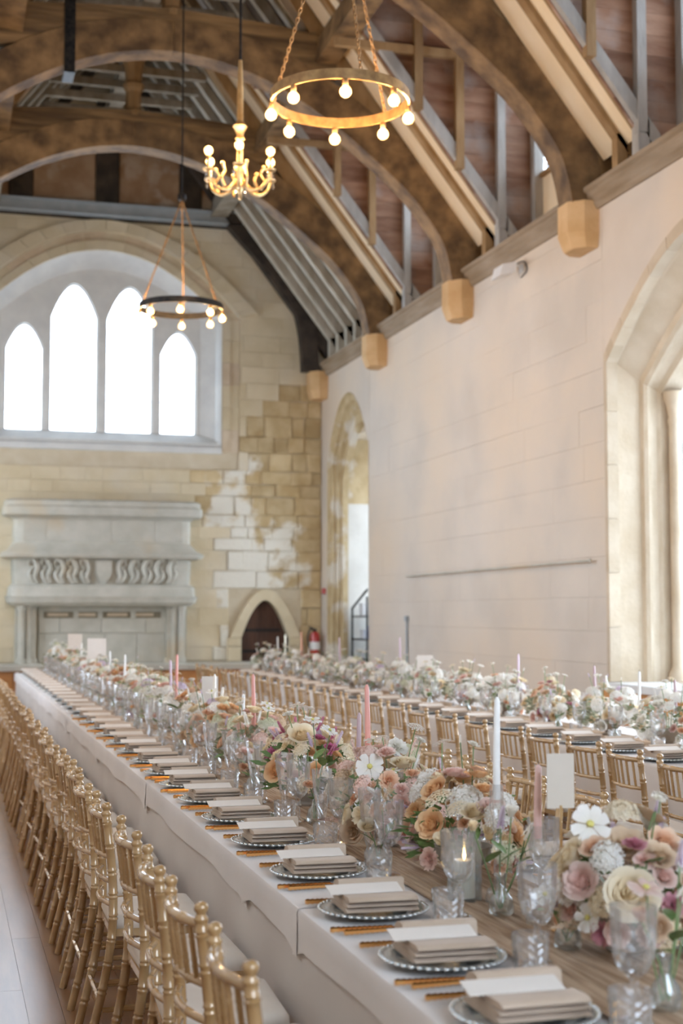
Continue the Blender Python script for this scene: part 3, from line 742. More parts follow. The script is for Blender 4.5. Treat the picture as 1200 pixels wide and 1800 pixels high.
def dormer(yt, yn):
    ya, yb = yt + .62, yn - 1.10
    # cheek facing the camera: horizontal boards and studs
    z_ = 6.06; k = 0; rb = random.Random(int(yt * 10))
    while z_ < DT + .1:
        z2 = min(z_ + rb.uniform(.19, .27), DT + .12)
        x0 = XC + dxs(z_) - .02
        obj('cheek_board', MB().prism([(max(x0, 4.3), z_ + .002), (XR + .62, z_ + .002), (XR + .62, z2 - .002), (max(XC + dxs(z2) - .02, 4.3), z2 - .002)], 'y', yb, yb + .03), 'board_timber', roof)
        z_ = z2
    for xs, mt in ((XR - 1.05, 'tan_timber'), (XR - .52, 'tan_timber'), (XR + .02, 'blue_grey_timber')):
        zb = max(6.06, soff(xs - XC) - .05)
        obj('stud', MB().box(xs - .05, xs + .05, yb - .10, yb, zb, DT), mt, roof)
    obj('stud', MB().box(XR + .44, XR + .56, yb - .13, yb, 6.05, DT), 'blue_grey_timber', roof)
    obj('head_rail', MB().box(4.4, XR + .55, yb - .09, yb - .01, 8.42, 8.52), 'tan_timber', roof)
    # far cheek, towards the camera side, and flat ceiling
    obj('near_cheek', MB().prism([(4.4, DT), (XR + .62, 6.0), (XR + .62, DT + .1), (4.4, DT + .1)], 'y', ya - .05, ya), 'board_timber', roof)
    n = 7
    for k in range(n):
        a, b = lerp(4.2, XR + .7, k / n), lerp(4.2, XR + .7, (k + 1) / n)
        obj('dormer_ceiling_board', MB().box(a + .003, b - .003, ya - .05, yb + .04, DT + .1, DT + .14), 'board_timber', roof)
    # front: plaster below, leaded window above
    X0 = XR + .55
    obj('dormer_plaster', MB().box(X0, X0 + .06, ya, yb, 6.0, 7.0), 'cream_plaster', roof)
    obj('dormer_sill', MB().box(X0 - .05, X0 + .06, ya, yb, 7.0, 7.05), 'tan_timber', roof)
    obj('dormer_post', MB().box(X0, X0 + .07, lerp(ya, yb, .5) - .05, lerp(ya, yb, .5) + .05, 7.0, DT + .1), 'tan_timber', roof)
    obj('dormer_head', MB().box(X0, X0 + .07, ya, yb, 8.25, DT + .12), 'board_timber', roof)
    for a, b in ((ya, lerp(ya, yb, .5)), (lerp(ya, yb, .5), yb)):
        obj('dormer_pane', MB().box(X0 + .03, X0 + .034, a + .05, b - .02, 7.05, 8.25), 'window_glass', roof)
        m_ = MB()
        for k in range(1, 7): m_.box(X0 + .025, X0 + .039, a, b, 7.05 + k * .17 - .006, 7.05 + k * .17 + .006)
        for k in range(1, 5):
            q = lerp(a, b, k / 5); m_.box(X0 + .025, X0 + .039, q - .006, q + .006, 7.05, 8.25)
        obj('leading', m_, 'iron', roof)
    portal('daylight_dormer', (X0 + .1, (ya + yb) / 2, 7.65), (0, math.radians(90), 0), 1.2, yb - ya)
ys = sorted(TR)
bays = [(ys[0] - BAY, ys[0])] + list(zip(ys, ys[1:]))
for k, (a, b) in enumerate(bays):
    lastbay = (k == len(bays) - 1)
    if not lastbay:
        if k >= 1: dormer(a, b)
        ya, yb = a + .62, b - 1.10
        rafter(a + .50, a + .62, 1, 'grey_timber'); plaster(a + .17, a + .50, 1)
        rafter(b - 1.18, b - 1.04, 1, 'blue_grey_timber', depth=.13); plaster(b - 1.04, b - .72, 1)
        obj('trimmer_edge', MB().strip([(XC + 4.08, soff(4.08) - .02), (XC + 1.2, soff(1.2) - .02)], [(XC + 4.08, soff(4.08) + .03), (XC + 1.2, soff(1.2) + .03)], 'y', b - 1.06, b - 1.02), 'tan_timber', roof)
        rafter(b - .72, b - .60, 1, 'tan_timber'); plaster(b - .60, b - .17, 1)
        boards(a, ya - .05 if k >= 1 else b, 1)
        if k >= 1:
            boards(yb + .03, b, 1)
            lo = [(XC + dxs(DT) + .1, DT + .12), (XC - .05, soff(-.05) + .25)]; hi = [(q[0], q[1] + .06) for q in lo]
            obj('roof_plank', MB().strip(lo, hi, 'y', ya - .06, yb + .04), 'roof_board', roof)
            for q in range(3): rafter(lerp(ya, yb, (q + .6) / 3), lerp(ya, yb, (q + .6) / 3) + .11, 1, 'grey_timber', d0=dxs(DT), ash=False)
        nr = 5
        for q in range(nr):
            yy = lerp(a + .45, b - .55, q / (nr - 1)); rafter(yy, yy + .11, -1, 'grey_timber')
        boards(a, b, -1)
    else:
        nr = 6
        for q in range(nr):
            yy = lerp(a + .38, b - .45, q / (nr - 1))
            for s in (1, -1): rafter(yy, yy + .15, s, 'pale_timber', depth=.13)
        boards(a, b + .3, 1); boards(a, b + .3, -1)
    # collars of the common rafters
    nr = 5
    for q in range(nr):
        yy = lerp(a + .45, b - .5, q / (nr - 1))
        obj('rafter_collar', MB().box(XC - dxs(9.95), XC + dxs(9.95), yy, yy + .09, 9.88, 10.0), 'grey_timber', roof)
    for s in (1, -1):
        d = 1.95
        obj('purlin', MB().prism([(XC + s * (d - .14), soff(d) - .36), (XC + s * (d + .16), soff(d) - .34), (XC + s * (d + .2), soff(d) - .05), (XC + s * (d - .1), soff(d) - .02)], 'y', a, b), 'grey_timber' if lastbay else 'oak', roof)
    obj('collar_purlin', MB().box(XC - .11, XC + .11, a, b, 10.0, 10.24), 'grey_timber', roof)
boards(YB - .4, bays[0][0], 1); boards(YB - .4, bays[0][0], -1)
# outer eaves blocks so that no daylight leaks under the boards
obj('eaves_board', MB().box(XR + .62, XR + 1.0, YB, 13.0, 5.9, 6.2).box(XR + .35, XR + 1.0, 13, YE + .5, 5.9, 6.0), 'roof_board', roof)
obj('wall_plate', MB().box(XL - .6, XL + .1, YB, YE + .4, 6.0, 6.3), 'oak', roof)

# ------------------------------------------------------------------ fireplace on the gable wall
fp = thing('fireplace', 'broad grey carved stone fireplace hood below the great window', 'fireplace', (XC, YE, .78))
def tier(levels, name, mat='grey_stone', cant=.16, a0=-1.0, a1=1.0, parent=fp):
    # levels: (z, half width, depth); plan with canted corners
    rows = []
    for (z_, hw, d) in levels:
        P = [(-hw, 0), (-hw, -d + cant), (-hw + cant * .35, -d + cant * .35), (-hw + cant, -d), (hw - cant, -d), (hw - cant * .35, -d + cant * .35), (hw, -d + cant), (hw, 0)]
        rows.append([(p[0], p[1] + .0, z_ - .78) for p in P])
    n = 8; v = [p for r_ in rows for p in r_]; f = [tuple(range(n - 1, -1, -1)), tuple((len(rows) - 1) * n + k for k in range(n))]
    for i in range(len(rows) - 1):
        for k in range(n): f.append((i * n + k, i * n + (k + 1) % n, (i + 1) * n + (k + 1) % n, (i + 1) * n + k))
    return obj(name, MB().add(v, f), mat, parent, smooth=30)
def tier_blocks(z0, z1, hw, d, cuts, name):
    xs = [-hw + .16] + cuts + [hw - .16]
    for a, b in zip(xs, xs[1:]): obj(name, MB().cbox(a + .003, b - .003, -d - .012, -d + .06, z0 - .78 + .003, z1 - .78 - .003, c=.006), 'grey_stone', fp)
tier([(1.74, 1.50, .40), (1.80, 1.58, .46), (1.88, 1.60, .48), (1.90, 1.62, .49)], 'lintel_moulding')
tier([(1.90, 1.58, .45), (2.06, 1.56, .44), (2.10, 1.52, .40)], 'lower_band')
fz = tier([(2.10, 1.50, .31), (2.56, 1.52, .31)], 'frieze')
tier([(2.53, 1.56, .38), (2.55, 1.68, .50), (2.60, 1.71, .53), (2.63, 1.69, .51), (2.68, 1.60, .43), (2.80, 1.50, .36)], 'string_course')
tier([(2.78, 1.50, .33), (3.22, 1.50, .33)], 'upper_hood')
tier_blocks(2.82, 3.2, 1.50, .33, [-.95, .12, .85], 'hood_block')
tier([(3.20, 1.51, .34), (3.235, 1.54, .38), (3.25, 1.66, .50), (3.27, 1.68, .52), (3.40, 1.68, .52), (3.42, 1.65, .49), (3.50, 1.65, .49), (3.53, 1.60, .45)], 'mantel_shelf')
# carved frieze: pairs of scrolled leaves either side of a shield
def scroll(x0, flip):
    P = [(0, -.20), (.06, -.10), (.02, .04), (.06, .16), (.13, .19), (.17, .12), (.12, .06)]
    m_ = MB().tube([(x0 + flip * q[0], -.345, 2.33 - .78 + q[1]) for q in catmull(P, 4)], [.016 + .034 * math.sin(min(1, (k + 2) / 22) * PI) for k in range(25)], 6)
    obj('carved_leaf', m_, 'grey_stone', fz, smooth=60)
    m2 = MB().tube([(x0 + flip * q[0], -.35, 2.33 - .78 + q[1]) for q in catmull([(.05, -.21), (.12, -.14), (.15, -.04), (.11, .02)], 4)], [.012 + .026 * math.sin((k + 1) / 14 * PI) for k in range(13)], 6)
    obj('carved_leaf', m2, 'grey_stone', fz, smooth=60)
    obj('carved_berry', MB().ball((x0 + flip * .10, -.35, 1.60), .030, 8, 5, .9), 'grey_stone', fz, smooth=60)
for k in range(5):
    scroll(-.22 - k * .215, -1); scroll(.22 + k * .215, 1)
obj('shield', MB().prism([(-.13, 1.72), (.13, 1.72), (.13, 1.5), (.08, 1.4), (0, 1.35), (-.08, 1.4), (-.13, 1.5)], 'y', -.41, -.36), 'grey_stone', fz)
# blocked opening with slabs and vents, clustered piers
xs = [-1.05, -.45, .05, .6, 1.1]
for r_ in range(2):
    z0, z1 = (0.0, .50) if r_ == 0 else (.505, .96)
    cuts = xs if r_ == 0 else [-1.05, -.7, .0, .75, 1.1]
    if r_ == 0:
        for a, b in zip(cuts, cuts[1:]): obj('infill_slab', MB().cbox(a + .003, b - .003, -.10, .02, z0, z1, c=.006), 'grey_stone', fp)
    else:
        for a, b in zip(cuts, cuts[1:]):
            obj('infill_slab', MB().cbox(a + .003, b - .003, -.10, .02, z0, .76, c=.006), 'grey_stone', fp)
        obj('vent_band', MB().box(-1.05, 1.1, -.06, .02, .76, .87), 'shadow_gap', fp)
        for a in (-1.05, -.9 + .43, -.06, .5, 1.02): obj('vent_mullion', MB().box(a - .0, a + .08, -.10, -.05, .76, .87), 'grey_stone', fp)
        for a in (-.9, -.44, .1, .55): obj('vent_slat', MB().box(a, a + .34, -.085, -.06, .79, .845), 'dressed_stone', fp)
        obj('infill_slab', MB().box(-1.05, 1.1, -.10, .02, .87, .96), 'grey_stone', fp)
for s in (-1, 1):
    for d, y_, r_ in ((1.14, -.16, .045), (1.23, -.24, .05), (1.34, -.30, .055)):
        obj('colonette', MB().lathe([(r_ + .03, 0), (r_ + .03, .06), (r_, .1), (r_, .88), (r_ + .03, .93), (r_ + .03, .97)], 10, (s * d, y_, 0)), 'grey_stone', fp, smooth=50)
    obj('pier', MB().box(*sorted((s * 1.1, s * 1.44)), -.22, .02, 0, .97), 'grey_stone', fp)

# ------------------------------------------------------------------ small fittings on the walls
o = obj('wall_rod', MB().tube([(XR - .06, 13.5, 2.165), (XR - .06, 19.6, 2.155)], .013, 8).tube([(XR, 13.6, 2.165), (XR - .06, 13.6, 2.165)], .008, 6).tube([(XR, 16.5, 2.16), (XR - .06, 16.5, 2.16)], .008, 6).tube([(XR, 19.5, 2.155), (XR - .06, 19.5, 2.155)], .008, 6).ball((XR - .06, 13.5, 2.165), .022), 'grey_stone')
tag(o, 'long thin grey metal rod fixed level along the limewashed wall', 'rod')
o = obj('cable_conduit', MB().tube([(XR - .02, 19.68, .02), (XR - .02, 19.68, 1.52)], .018, 8).box(XR - .05, XR, 19.64, 19.72, 1.5, 1.58), 'painted_steel')
tag(o, 'short upright dark metal conduit on the limewashed wall', 'conduit')
fl = thing('floodlight', 'small white emergency floodlight high on the limewashed wall below the cornice', 'floodlight', (XR, 15.35, 5.66))
obj('lamp_head', MB().prism([(-.34, -.12), (-.30, .02), (-.12, .06), (-.14, -.06)], 'y', -.14, .14), 'white_plastic', fl)
obj('bracket', MB().tube([(0, 0, .02), (-.08, 0, .06), (-.16, 0, .03)], .014, 6).box(-.02, .0, -.05, .05, -.03, .07), 'white_plastic', fl)
obj('wire', MB().tube(catmull([(-.1, -.03, .05), (-.03, -.12, .07), (-.01, -.16, -.04), (-.06, -.1, -.12)], 5), .008, 5), 'black_plastic', fl)
fe = thing('fire_extinguisher', 'red fire extinguisher with black hose standing in the corner by the small door', 'fire extinguisher', (6.33, 24.42, .78))
obj('cylinder', MB().lathe([(.085, 0), (.09, .02), (.09, .42), (.075, .49), (.03, .52)], 14, cap1=True), 'extinguisher_red', fe, smooth=40)
obj('valve', MB().box(-.03, .03, -.02, .02, .52, .57).tube([(-.02, 0, .57), (-.11, 0, .60)], .012, 6).tube([(-.02, 0, .55), (-.1, 0, .55)], .008, 6), 'black_plastic', fe)
obj('hose', MB().tube(catmull([(.0, -.02, .55), (-.1, -.04, .55), (-.14, -.05, .4), (-.11, -.06, .22)], 5), .014, 6), 'black_plastic', fe)
obj('paper_label', MB().lathe([(.0915, .2), (.0915, .34)], 14, cap0=False), 'white_plastic', fe)
o = obj('alarm_call_point', MB().cbox(6.44, XR, 24.30, 24.40, 1.96, 2.06, c=.008, front='x'), 'extinguisher_red'); tag(o, 'small red alarm call point on the wall corner', 'alarm')
# black metal shelving in the recess
sh = thing('shelving_rack', 'black metal shelving rack standing in the corner window recess', 'shelf', (XR + .40, 23.55, .70))
for a in (0, .32):
    for b in (-.45, .45): obj('upright', MB().box(a - .015, a + .015, b - .015, b + .015, 0, 1.2 if b < 0 else 1.0), 'black_plastic', sh)
for z_ in (.12, .46, .85): obj('shelf_board', MB().box(-.02, .34, -.47, .47, z_, z_ + .025), 'black_plastic', sh)
obj('sloping_rail', MB().tube([(0, .47, 1.0), (0, -.47, 1.32)], .02, 6), 'black_plastic', sh)
for (y_, z_, hx, hz, mt, lb) in [(-.25, .145, .1, .16, 'shelf_goods', 'pale folded cloth on the lowest black shelf'), (.15, .145, .11, .1, 'shelf_goods', 'flat pale box on the lowest black shelf'),
                                 (-.3, .485, .09, .2, 'blue_plastic', 'blue tub on the middle black shelf'), (.1, .485, .1, .14, 'shelf_goods', 'white storage box on the middle black shelf'),
                                 (.05, .875, .12, .2, 'shelf_goods', 'white carton on the top black shelf')]:
    o = obj('storage_box', MB().box(-hx, hx, -.12, .12, 0, hz).box(-hx - .01, hx + .01, -.13, .13, hz, hz + .015), mt, loc=(XR + .56, 23.55 + y_, .70 + z_)); tag(o, lb, 'box', 'goods on the black shelving')

# ------------------------------------------------------------------ chandeliers
def bulb_parts(parent, c, up=False, r=.041):
    s = 1 if up else -1
    x, y, z = c
    obj('socket', MB().lathe([(.016, 0), (.02, s * .012), (.02, s * .035), (.015, s * .045)], 10, c), 'rusty_brass', parent, smooth=40)
    zc = z + s * (.045 + r * 1.05)
    prof = [(.014, s * -.06 * 1)] 
    pr = [(.014, -s * r * 1.15), (.018, -s * r * 1.0)] + [(r * math.sin(a), -s * r * math.cos(a)) for a in [PI * k / 9 for k in range(3, 10)]]
    pr[-1] = (.0005, s * r)
    b = obj('bulb', MB().lathe(pr, 14, (x, y, zc), cap0=False), 'bulb_glass', parent, smooth=80)
    obj('filament', MB().ball((x, y, zc), r * .52, 8, 6, 1.15), 'filament', b, smooth=80)
def chain(parent, a, b, link_len=.05):
    a, b = Vector(a), Vector(b); n = max(2, int((b - a).length / (link_len * .72))); d = (b - a).normalized()
    m_ = MB(); u = d.cross(Vector((0, 0, 1)) if abs(d.z) < .9 else Vector((1, 0, 0))).normalized(); v = d.cross(u).normalized()
    for i in range(n):
        c = a.lerp(b, (i + .5) / n); q = u if i % 2 else v; pts = []
        for k in range(9):
            th = 2 * PI * k / 8; pts.append(c + d * (link_len * .5 * math.cos(th)) + q * (.011 * math.sin(th)))
        m_.tube(pts, .0045, 4, cap=False)
    obj('chain', m_, 'rusty_brass', parent)
def ring_chandelier(x, y, z, hang, rot, label, nb=8, metal='rusty_brass'):
    t = thing('ring_chandelier', label, 'chandelier', (x, y, z), rot, 'hanging lights of the hall')
    R_ = .48; n = 48; v = []; f = []
    for k in range(n):
        th = 2 * PI * k / n; c_, s_ = math.cos(th), math.sin(th)
        v += [((R_ + a) * c_, (R_ + a) * s_, b) for a, b in ((-.008, -.035), (.008, -.035), (.008, .035), (-.008, .035))]
    for k in range(n):
        j = (k + 1) % n
        for q in range(4): f.append((k * 4 + q, k * 4 + (q + 1) % 4, j * 4 + (q + 1) % 4, j * 4 + q))
    obj('ring_band', MB().add(v, f), metal, t, smooth=40)
    for k in range(nb):
        th = 2 * PI * (k + .5) / nb
        bulb_parts(t, (R_ * math.cos(th), R_ * math.sin(th), -.035))
    for k in range(3):
        th = 2 * PI * k / 3 + .35
        chain(t, ((R_) * math.cos(th), R_ * math.sin(th), .03), (0, 0, hang))
    obj('swivel_block', MB().lathe([(.03, hang - .02), (.05, hang), (.05, hang + .06), (.02, hang + .08)], 10, cap1=True), 'iron', t)
    obj('suspension_cable', MB().tube([(0, 0, hang + .07), (0, 0, 10.0 - z)], .010, 6), 'iron', t)
ring_chandelier(XC, 9.35, 5.20, 1.62, .2, 'gold ring chandelier with eight bulbs, the large one above the tables')
ring_chandelier(XC, 16.25, 5.17, 1.28, 1.0, 'dark ring chandelier with lit bulbs hanging before the gable window', metal='iron')

t = thing('candelabra_chandelier', 'branched brass chandelier with globe bulbs and glass drops between the two rings', 'chandelier', (XC, 12.85, 5.62), .3, 'hanging lights of the hall')
obj('stem', MB().lathe([(.015, -.08), (.035, -.05), (.05, 0), (.03, .05), (.035, .12), (.055, .16), (.03, .22), (.03, .42), (.045, .44), (.03, .48), (.045, .52), (.07, .56), (.04, .60), (.03, .62), (.03, .9), (.022, 1.1), (.018, 1.2)], 12, cap1=True), 'chandelier_brass', t, smooth=50)
obj('suspension_cable', MB().tube([(0, 0, 1.18), (0, 0, 10.0 - 5.62)], .012, 6), 'iron', t)
for k in range(6):
    th = 2 * PI * k / 6; c_, s_ = math.cos(th), math.sin(th)
    P = catmull([(.03, .05), (.12, -.05), (.22, -.06), (.30, .0), (.33, .08)], 5)
    a = obj('arm', MB().tube([(q[0] * c_, q[0] * s_, q[1]) for q in P], [.02 - .008 * i / len(P) for i in range(len(P))], 7), 'chandelier_brass', t, smooth=60)
    obj('drip_cup', MB().lathe([(.012, .08), (.05, .09), (.055, .105), (.016, .11), (.016, .19)], 10, (.33 * c_, .33 * s_, 0), cap1=True), 'chandelier_brass', a, smooth=40)
    P2 = catmull([(.2, -.055), (.24, .02), (.2, .09), (.23, .15)], 4)
    obj('leaf_ornament', MB().tube([(q[0] * math.cos(th + .3), q[0] * math.sin(th + .3), q[1]) for q in P2], .013, 6).ball((.23 * math.cos(th + .3), .23 * math.sin(th + .3), .16), .02, 8, 5), 'chandelier_brass', t, smooth=60)
    bulb_parts(t, (.33 * c_, .33 * s_, .185), up=True, r=.042)
    for dx in (-.05, .05):
        obj('glass_drop', MB().lathe([(.001, 0), (.008, -.02), (.016, -.06), (.001, -.085)], 6, (.33 * c_ - dx * s_, .33 * s_ + dx * c_, .085), cap0=False), 'crystal', a)

# ------------------------------------------------------------------ chairs
def ringed(path, r, rings, z_of, seg=8):
    # a turned bamboo-style member: double rings at the given fractions
    pts = []; rad = []
    ts = [0.0, 1.0]
    n = 14
    base = [i / n for i in range(n + 1)]
    ev = [(t_, r) for t_ in base]
    for q in rings:
        w_ = .010 / z_of
        for k, rr in ((-1.3, r), (-1.0, r * 1.13), (-.55, r * 1.13), (-.3, r * .96), (.3, r * .96), (.55, r * 1.13), (1.0, r * 1.13), (1.3, r)):
            ev.append((q + k * w_, rr))
    ev.sort()
    out = [e for i, e in enumerate(ev) if 0 <= e[0] <= 1]
    for t_, rr in out:
        k = t_ * (len(path) - 1); i = min(int(k), len(path) - 2); u = k - i
        pts.append(tuple(lerp(a, b, u) for a, b in zip(path[i], path[i + 1]))); rad.append(rr)
    return MB().tube(pts, rad, seg)
def make_chair():
    t = thing('banquet_chair', 'x', 'chair')
    for s in (-1, 1):
        path = catmull([(s * .178, -.285, 0), (s * .182, -.225, .25), (s * .185, -.195, .45), (s * .186, -.197, .65), (s * .186, -.222, .87)], 5)
        m_ = ringed(path, .0165, [.115, .23, .345, .455, .56, .66, .76, .86, .955], .87)
        m_.lathe([(.0165, .868), (.019, .874), (.019, .880), (.0125, .886), (.0125, .890), (.0175, .897), (.019, .904), (.016, .913), (.007, .918)], 8, (s * .186, -.222, 0), cap1=True)
        obj('back_post', m_, 'gold_lacquer', t, smooth=50)
        path = [(s * .195, .140, 0), (s * .19, .128, .43)]
        obj('front_leg', ringed(path, .0165, [.2, .4, .6, .82], .43), 'gold_lacquer', t, smooth=50)
    def rail(z_, y_, bow, r, rings, name):
        P = [(x_, y_ - bow * (1 - (x_ / .18) ** 2), z_) for x_ in [-.18 + .36 * k / 10 for k in range(11)]]
        obj(name, ringed(P, r, rings, .36), 'gold_lacquer', t, smooth=50)
    rail(.862, -.222, .034, .013, [.25, .5, .75], 'top_rail')
    rail(.715, -.203, .034, .0105, [.25, .5, .75], 'back_rail')
    rail(.625, -.197, .034, .0105, [.3, .7], 'back_rail')
    rail(.540, -.195, .030, .0105, [.3, .7], 'back_rail')
    for k in range(6):
        x_ = -.13 + .26 * k / 5; b = .034 * (1 - (x_ / .18) ** 2)
        obj('spindle', ringed([(x_, -.203 - b, .718), (x_, -.222 - b, .860)], .0075, [.3, .7], .145, 6), 'gold_lacquer', t, smooth=50)
    pl = [(-.185, -.20), (.185, -.20), (.205, .135), (.19, .148), (-.19, .148), (-.205, .135)]
    obj('seat_frame', MB().prism(pl, 'z', .425, .452), 'gold_lacquer', t)
    rows = []
    for (z_, k) in ((.452, .97), (.466, 1.0), (.485, .99), (.497, .93), (.503, .80), (.505, .4)): rows.append([(p[0] * k, p[1] * k, z_) for p in pl])
    v = [p for r_ in rows for p in r_]; f = [tuple(5 * 6 + k for k in range(6))]
    for i in range(5):
        for k in range(6): f.append((i * 6 + k, i * 6 + (k + 1) % 6, i * 6 + 6 + (k + 1) % 6, i * 6 + 6 + k))
    obj('seat_cushion', MB().add(v, f), 'cushion', t, smooth=180)
    for z_ in (.16, .26):
        for s in (-1, 1): obj('stretcher', ringed([(s * .181, -.245 + z_ * .1, z_), (s * .192, .145, z_)], .0095, [.3, .7], .44, 6), 'gold_lacquer', t, smooth=50)
        obj('stretcher', ringed([(-.19, .144, z_ + .03), (.19, .144, z_ + .03)], .0095, [.3, .7], .38, 6), 'gold_lacquer', t, smooth=50)
    obj('stretcher', ringed([(-.18, -.24, .2), (.18, -.24, .2)], .0095, [.3, .7], .36, 6), 'gold_lacquer', t, smooth=50)
    return t
chair = make_chair(); register(chair)
rc = random.Random(5); used_chair = [False]
def place_chair(x, y, rz, label, group):
    rot = (0, 0, rz + rc.uniform(-.05, .05)); loc = (x + rc.uniform(-.012, .012), y + rc.uniform(-.02, .02), 0)
    if not used_chair[0]:
        o = chair; o.location = loc; o.rotation_euler = rot; o['label'] = label; used_chair[0] = True
    else: o = dup(chair, loc, rot, label)
    o['group'] = group
yy = [3.06, 3.67, 4.18, 4.88, 5.58, 6.22]
while yy[-1] < 20.0: yy.append(yy[-1] + .605)
for i, y in enumerate(yy): place_chair(.828, y, -PI / 2, f'gold bamboo-turned chair in the aisle row of the long table, {nth(i)} from the near end', 'gold chairs along the aisle')
yy = [5.35, 5.96, 6.56, 7.22]
while yy[-1] < 19.9: yy.append(yy[-1] + .61)
for i, y in enumerate(yy): place_chair(2.30, y, PI / 2, f'gold chair on the inner side of the long table, {nth(i)} from the near end', 'gold chairs on the inner side of the long table')
yy = [5.72, 6.32, 6.90, 7.39, 7.98, 8.52, 9.08]
while yy[-1] < 19.6: yy.append(yy[-1] + .60)
for i, y in enumerate(yy): place_chair(3.70, y, -PI / 2, f'gold chair drawn up to the table by the windows, {nth(i)} from the near end', 'gold chairs at the window-side table')

# ------------------------------------------------------------------ tables and cloths
def table(x0, x1, y0, y1, label, clabel):
    t = thing('trestle_table', label, 'table', ((x0 + x1) / 2, (y0 + y1) / 2, 0))
    hx, hy = (x1 - x0) / 2 - .02, (y1 - y0) / 2 - .02
    n = int((y1 - y0) // 2.4)
    for k in range(n): obj('tabletop', MB().box(-hx, hx, -hy + k * 2 * hy / n + .002, -hy + (k + 1) * 2 * hy / n - .002, .725, .754), 'floor_base', t)
    for k in range(n + 1):
        yq = lerp(-hy + .1, hy - .1, k / n)
        for s in (-1, 1): obj('leg', MB().box(s * (hx - .12) - .02, s * (hx - .12) + .02, yq - .02, yq + .02, 0, .725), 'floor_base', t)
    m_ = MB(); ph = [rc.uniform(0, 6) for _ in range(6)]
    per = []
    st = .05
    nx, ny = int((x1 - x0) / st), int((y1 - y0) / st)
    for k in range(ny): per.append((x0, lerp(y0, y1, k / ny), -1, 0))
    for k in range(nx): per.append((lerp(x0, x1, k / nx), y1, 0, 1))
    for k in range(ny): per.append((x1, lerp(y1, y0, k / ny), 1, 0))
    for k in range(nx): per.append((lerp(x1, x0, k / nx), y0, 0, -1))
    zs = [.765, .761, .75, .70, .6, .45, .3, .15, .02]; n_ = len(per); v = []
    for j, z_ in enumerate(zs):
        for i, (a, b, nx_, ny_) in enumerate(per):
            s_ = i * st; f_ = (.765 - z_) / .745
            wv = (.5 * math.sin(s_ * 7.3 + ph[0]) + .5 * math.sin(s_ * 11.9 + ph[1]) + .5 * math.sin(s_ * 4.1 + ph[2])) * .009 * f_ ** .8 + .008 * f_
            off = (-.008 if j == 0 else 0 if j == 1 else .004) + wv
            v.append((a + nx_ * off, b + ny_ * off, z_))
    f = [tuple(range(n_))[::-1]]
    for j in range(len(zs) - 1):
        for i in range(n_): f.append((j * n_ + i, j * n_ + (i + 1) % n_, (j + 1) * n_ + (i + 1) % n_, (j + 1) * n_ + i))
    m_.add(v, f)
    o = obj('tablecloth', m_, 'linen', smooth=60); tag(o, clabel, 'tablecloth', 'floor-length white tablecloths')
T1 = (1.02, 2.11, 1.3, 20.95); T2 = (3.89, 4.98, 4.2, 20.4)
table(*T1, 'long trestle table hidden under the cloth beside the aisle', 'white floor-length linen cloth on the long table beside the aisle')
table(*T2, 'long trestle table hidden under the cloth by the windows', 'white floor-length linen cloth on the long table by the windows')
# upper cloths laid end to end over the first table, their hems hanging a hand's breadth
def overlay(y0, y1, lift, idx, x0=T1[0], x1=T1[1]):
    m_ = MB(); n = max(6, int((y1 - y0) / .06)); rows = []
    for k in range(n + 1):
        y = lerp(y0, y1, k / n); e = min(y - y0, y1 - y)
        drop = .105 + .008 * math.sin(y * 5 + idx) + .03 * max(0, 1 - e / .12)
        flare = .006 + .003 * math.sin(y * 9) + lift
        zt = .768 + lift
        xa, xb = x0 - .014 - lift, x1 + .014 + lift
        rows.append([(xa - flare, y, zt - drop), (xa - flare * .7, y, zt - drop * .5), (xa - .004, y, zt - .012), (xa + .002, y, zt - .002), (xa + .012, y, zt), (xb - .012, y, zt), (xb, y, zt - .002), (xb + .006, y, zt - .012), (xb + flare, y, zt - drop)])
    q = len(rows[0]); m_.v = [p for r_ in rows for p in r_]
    m_.f = [(i * q + j, i * q + j + 1, (i + 1) * q + j + 1, (i + 1) * q + j) for i in range(n) for j in range(q - 1)]
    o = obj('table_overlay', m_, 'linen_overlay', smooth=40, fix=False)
    tag(o, f'white linen top cloth on the aisle table, {nth(idx)} from the near end', 'tablecloth', 'white top cloths on the aisle table')
cuts = [1.3, 4.12, 4.84, 7.3, 9.7, 12.1, 14.5, 16.9, 20.95]
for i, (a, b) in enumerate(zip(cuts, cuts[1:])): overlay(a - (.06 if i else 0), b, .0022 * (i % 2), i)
def runner(xc, hw, y0, y1, label):
    m_ = MB(); n = 120; q = 25; rows = []; r3 = random.Random(int(xc * 9)); ph = [r3.uniform(0, 6) for _ in range(4)]
    for k in range(n + 1):
        y = lerp(y0, y1, k / n); row = []
        for j in range(q):
            u = -1 + 2 * j / (q - 1); sh_ = .02 * math.sin(y * 1.7 + ph[0])
            row.append((xc + sh_ + u * hw * (1 + .05 * math.sin(y * 3 + ph[1])), y, .7735 + .0035 * (1 + math.sin(j * 2.4 + 1.2 * math.sin(y * 1.1 + ph[2]))) ))
        rows.append(row)
    m_.v = [p for r_ in rows for p in r_]
    m_.f = [(i * q + j, i * q + j + 1, (i + 1) * q + j + 1, (i + 1) * q + j) for i in range(n) for j in range(q - 1)]
    o = obj('table_runner', m_, 'gauze', smooth=180, fix=False); tag(o, label, 'table runner', 'tan gauze runners')
runner(1.575, .205, 1.35, 20.8, 'tan gauze runner down the middle of the aisle table')
runner(4.435, .20, 4.3, 20.2, 'tan gauze runner down the middle of the window-side table')

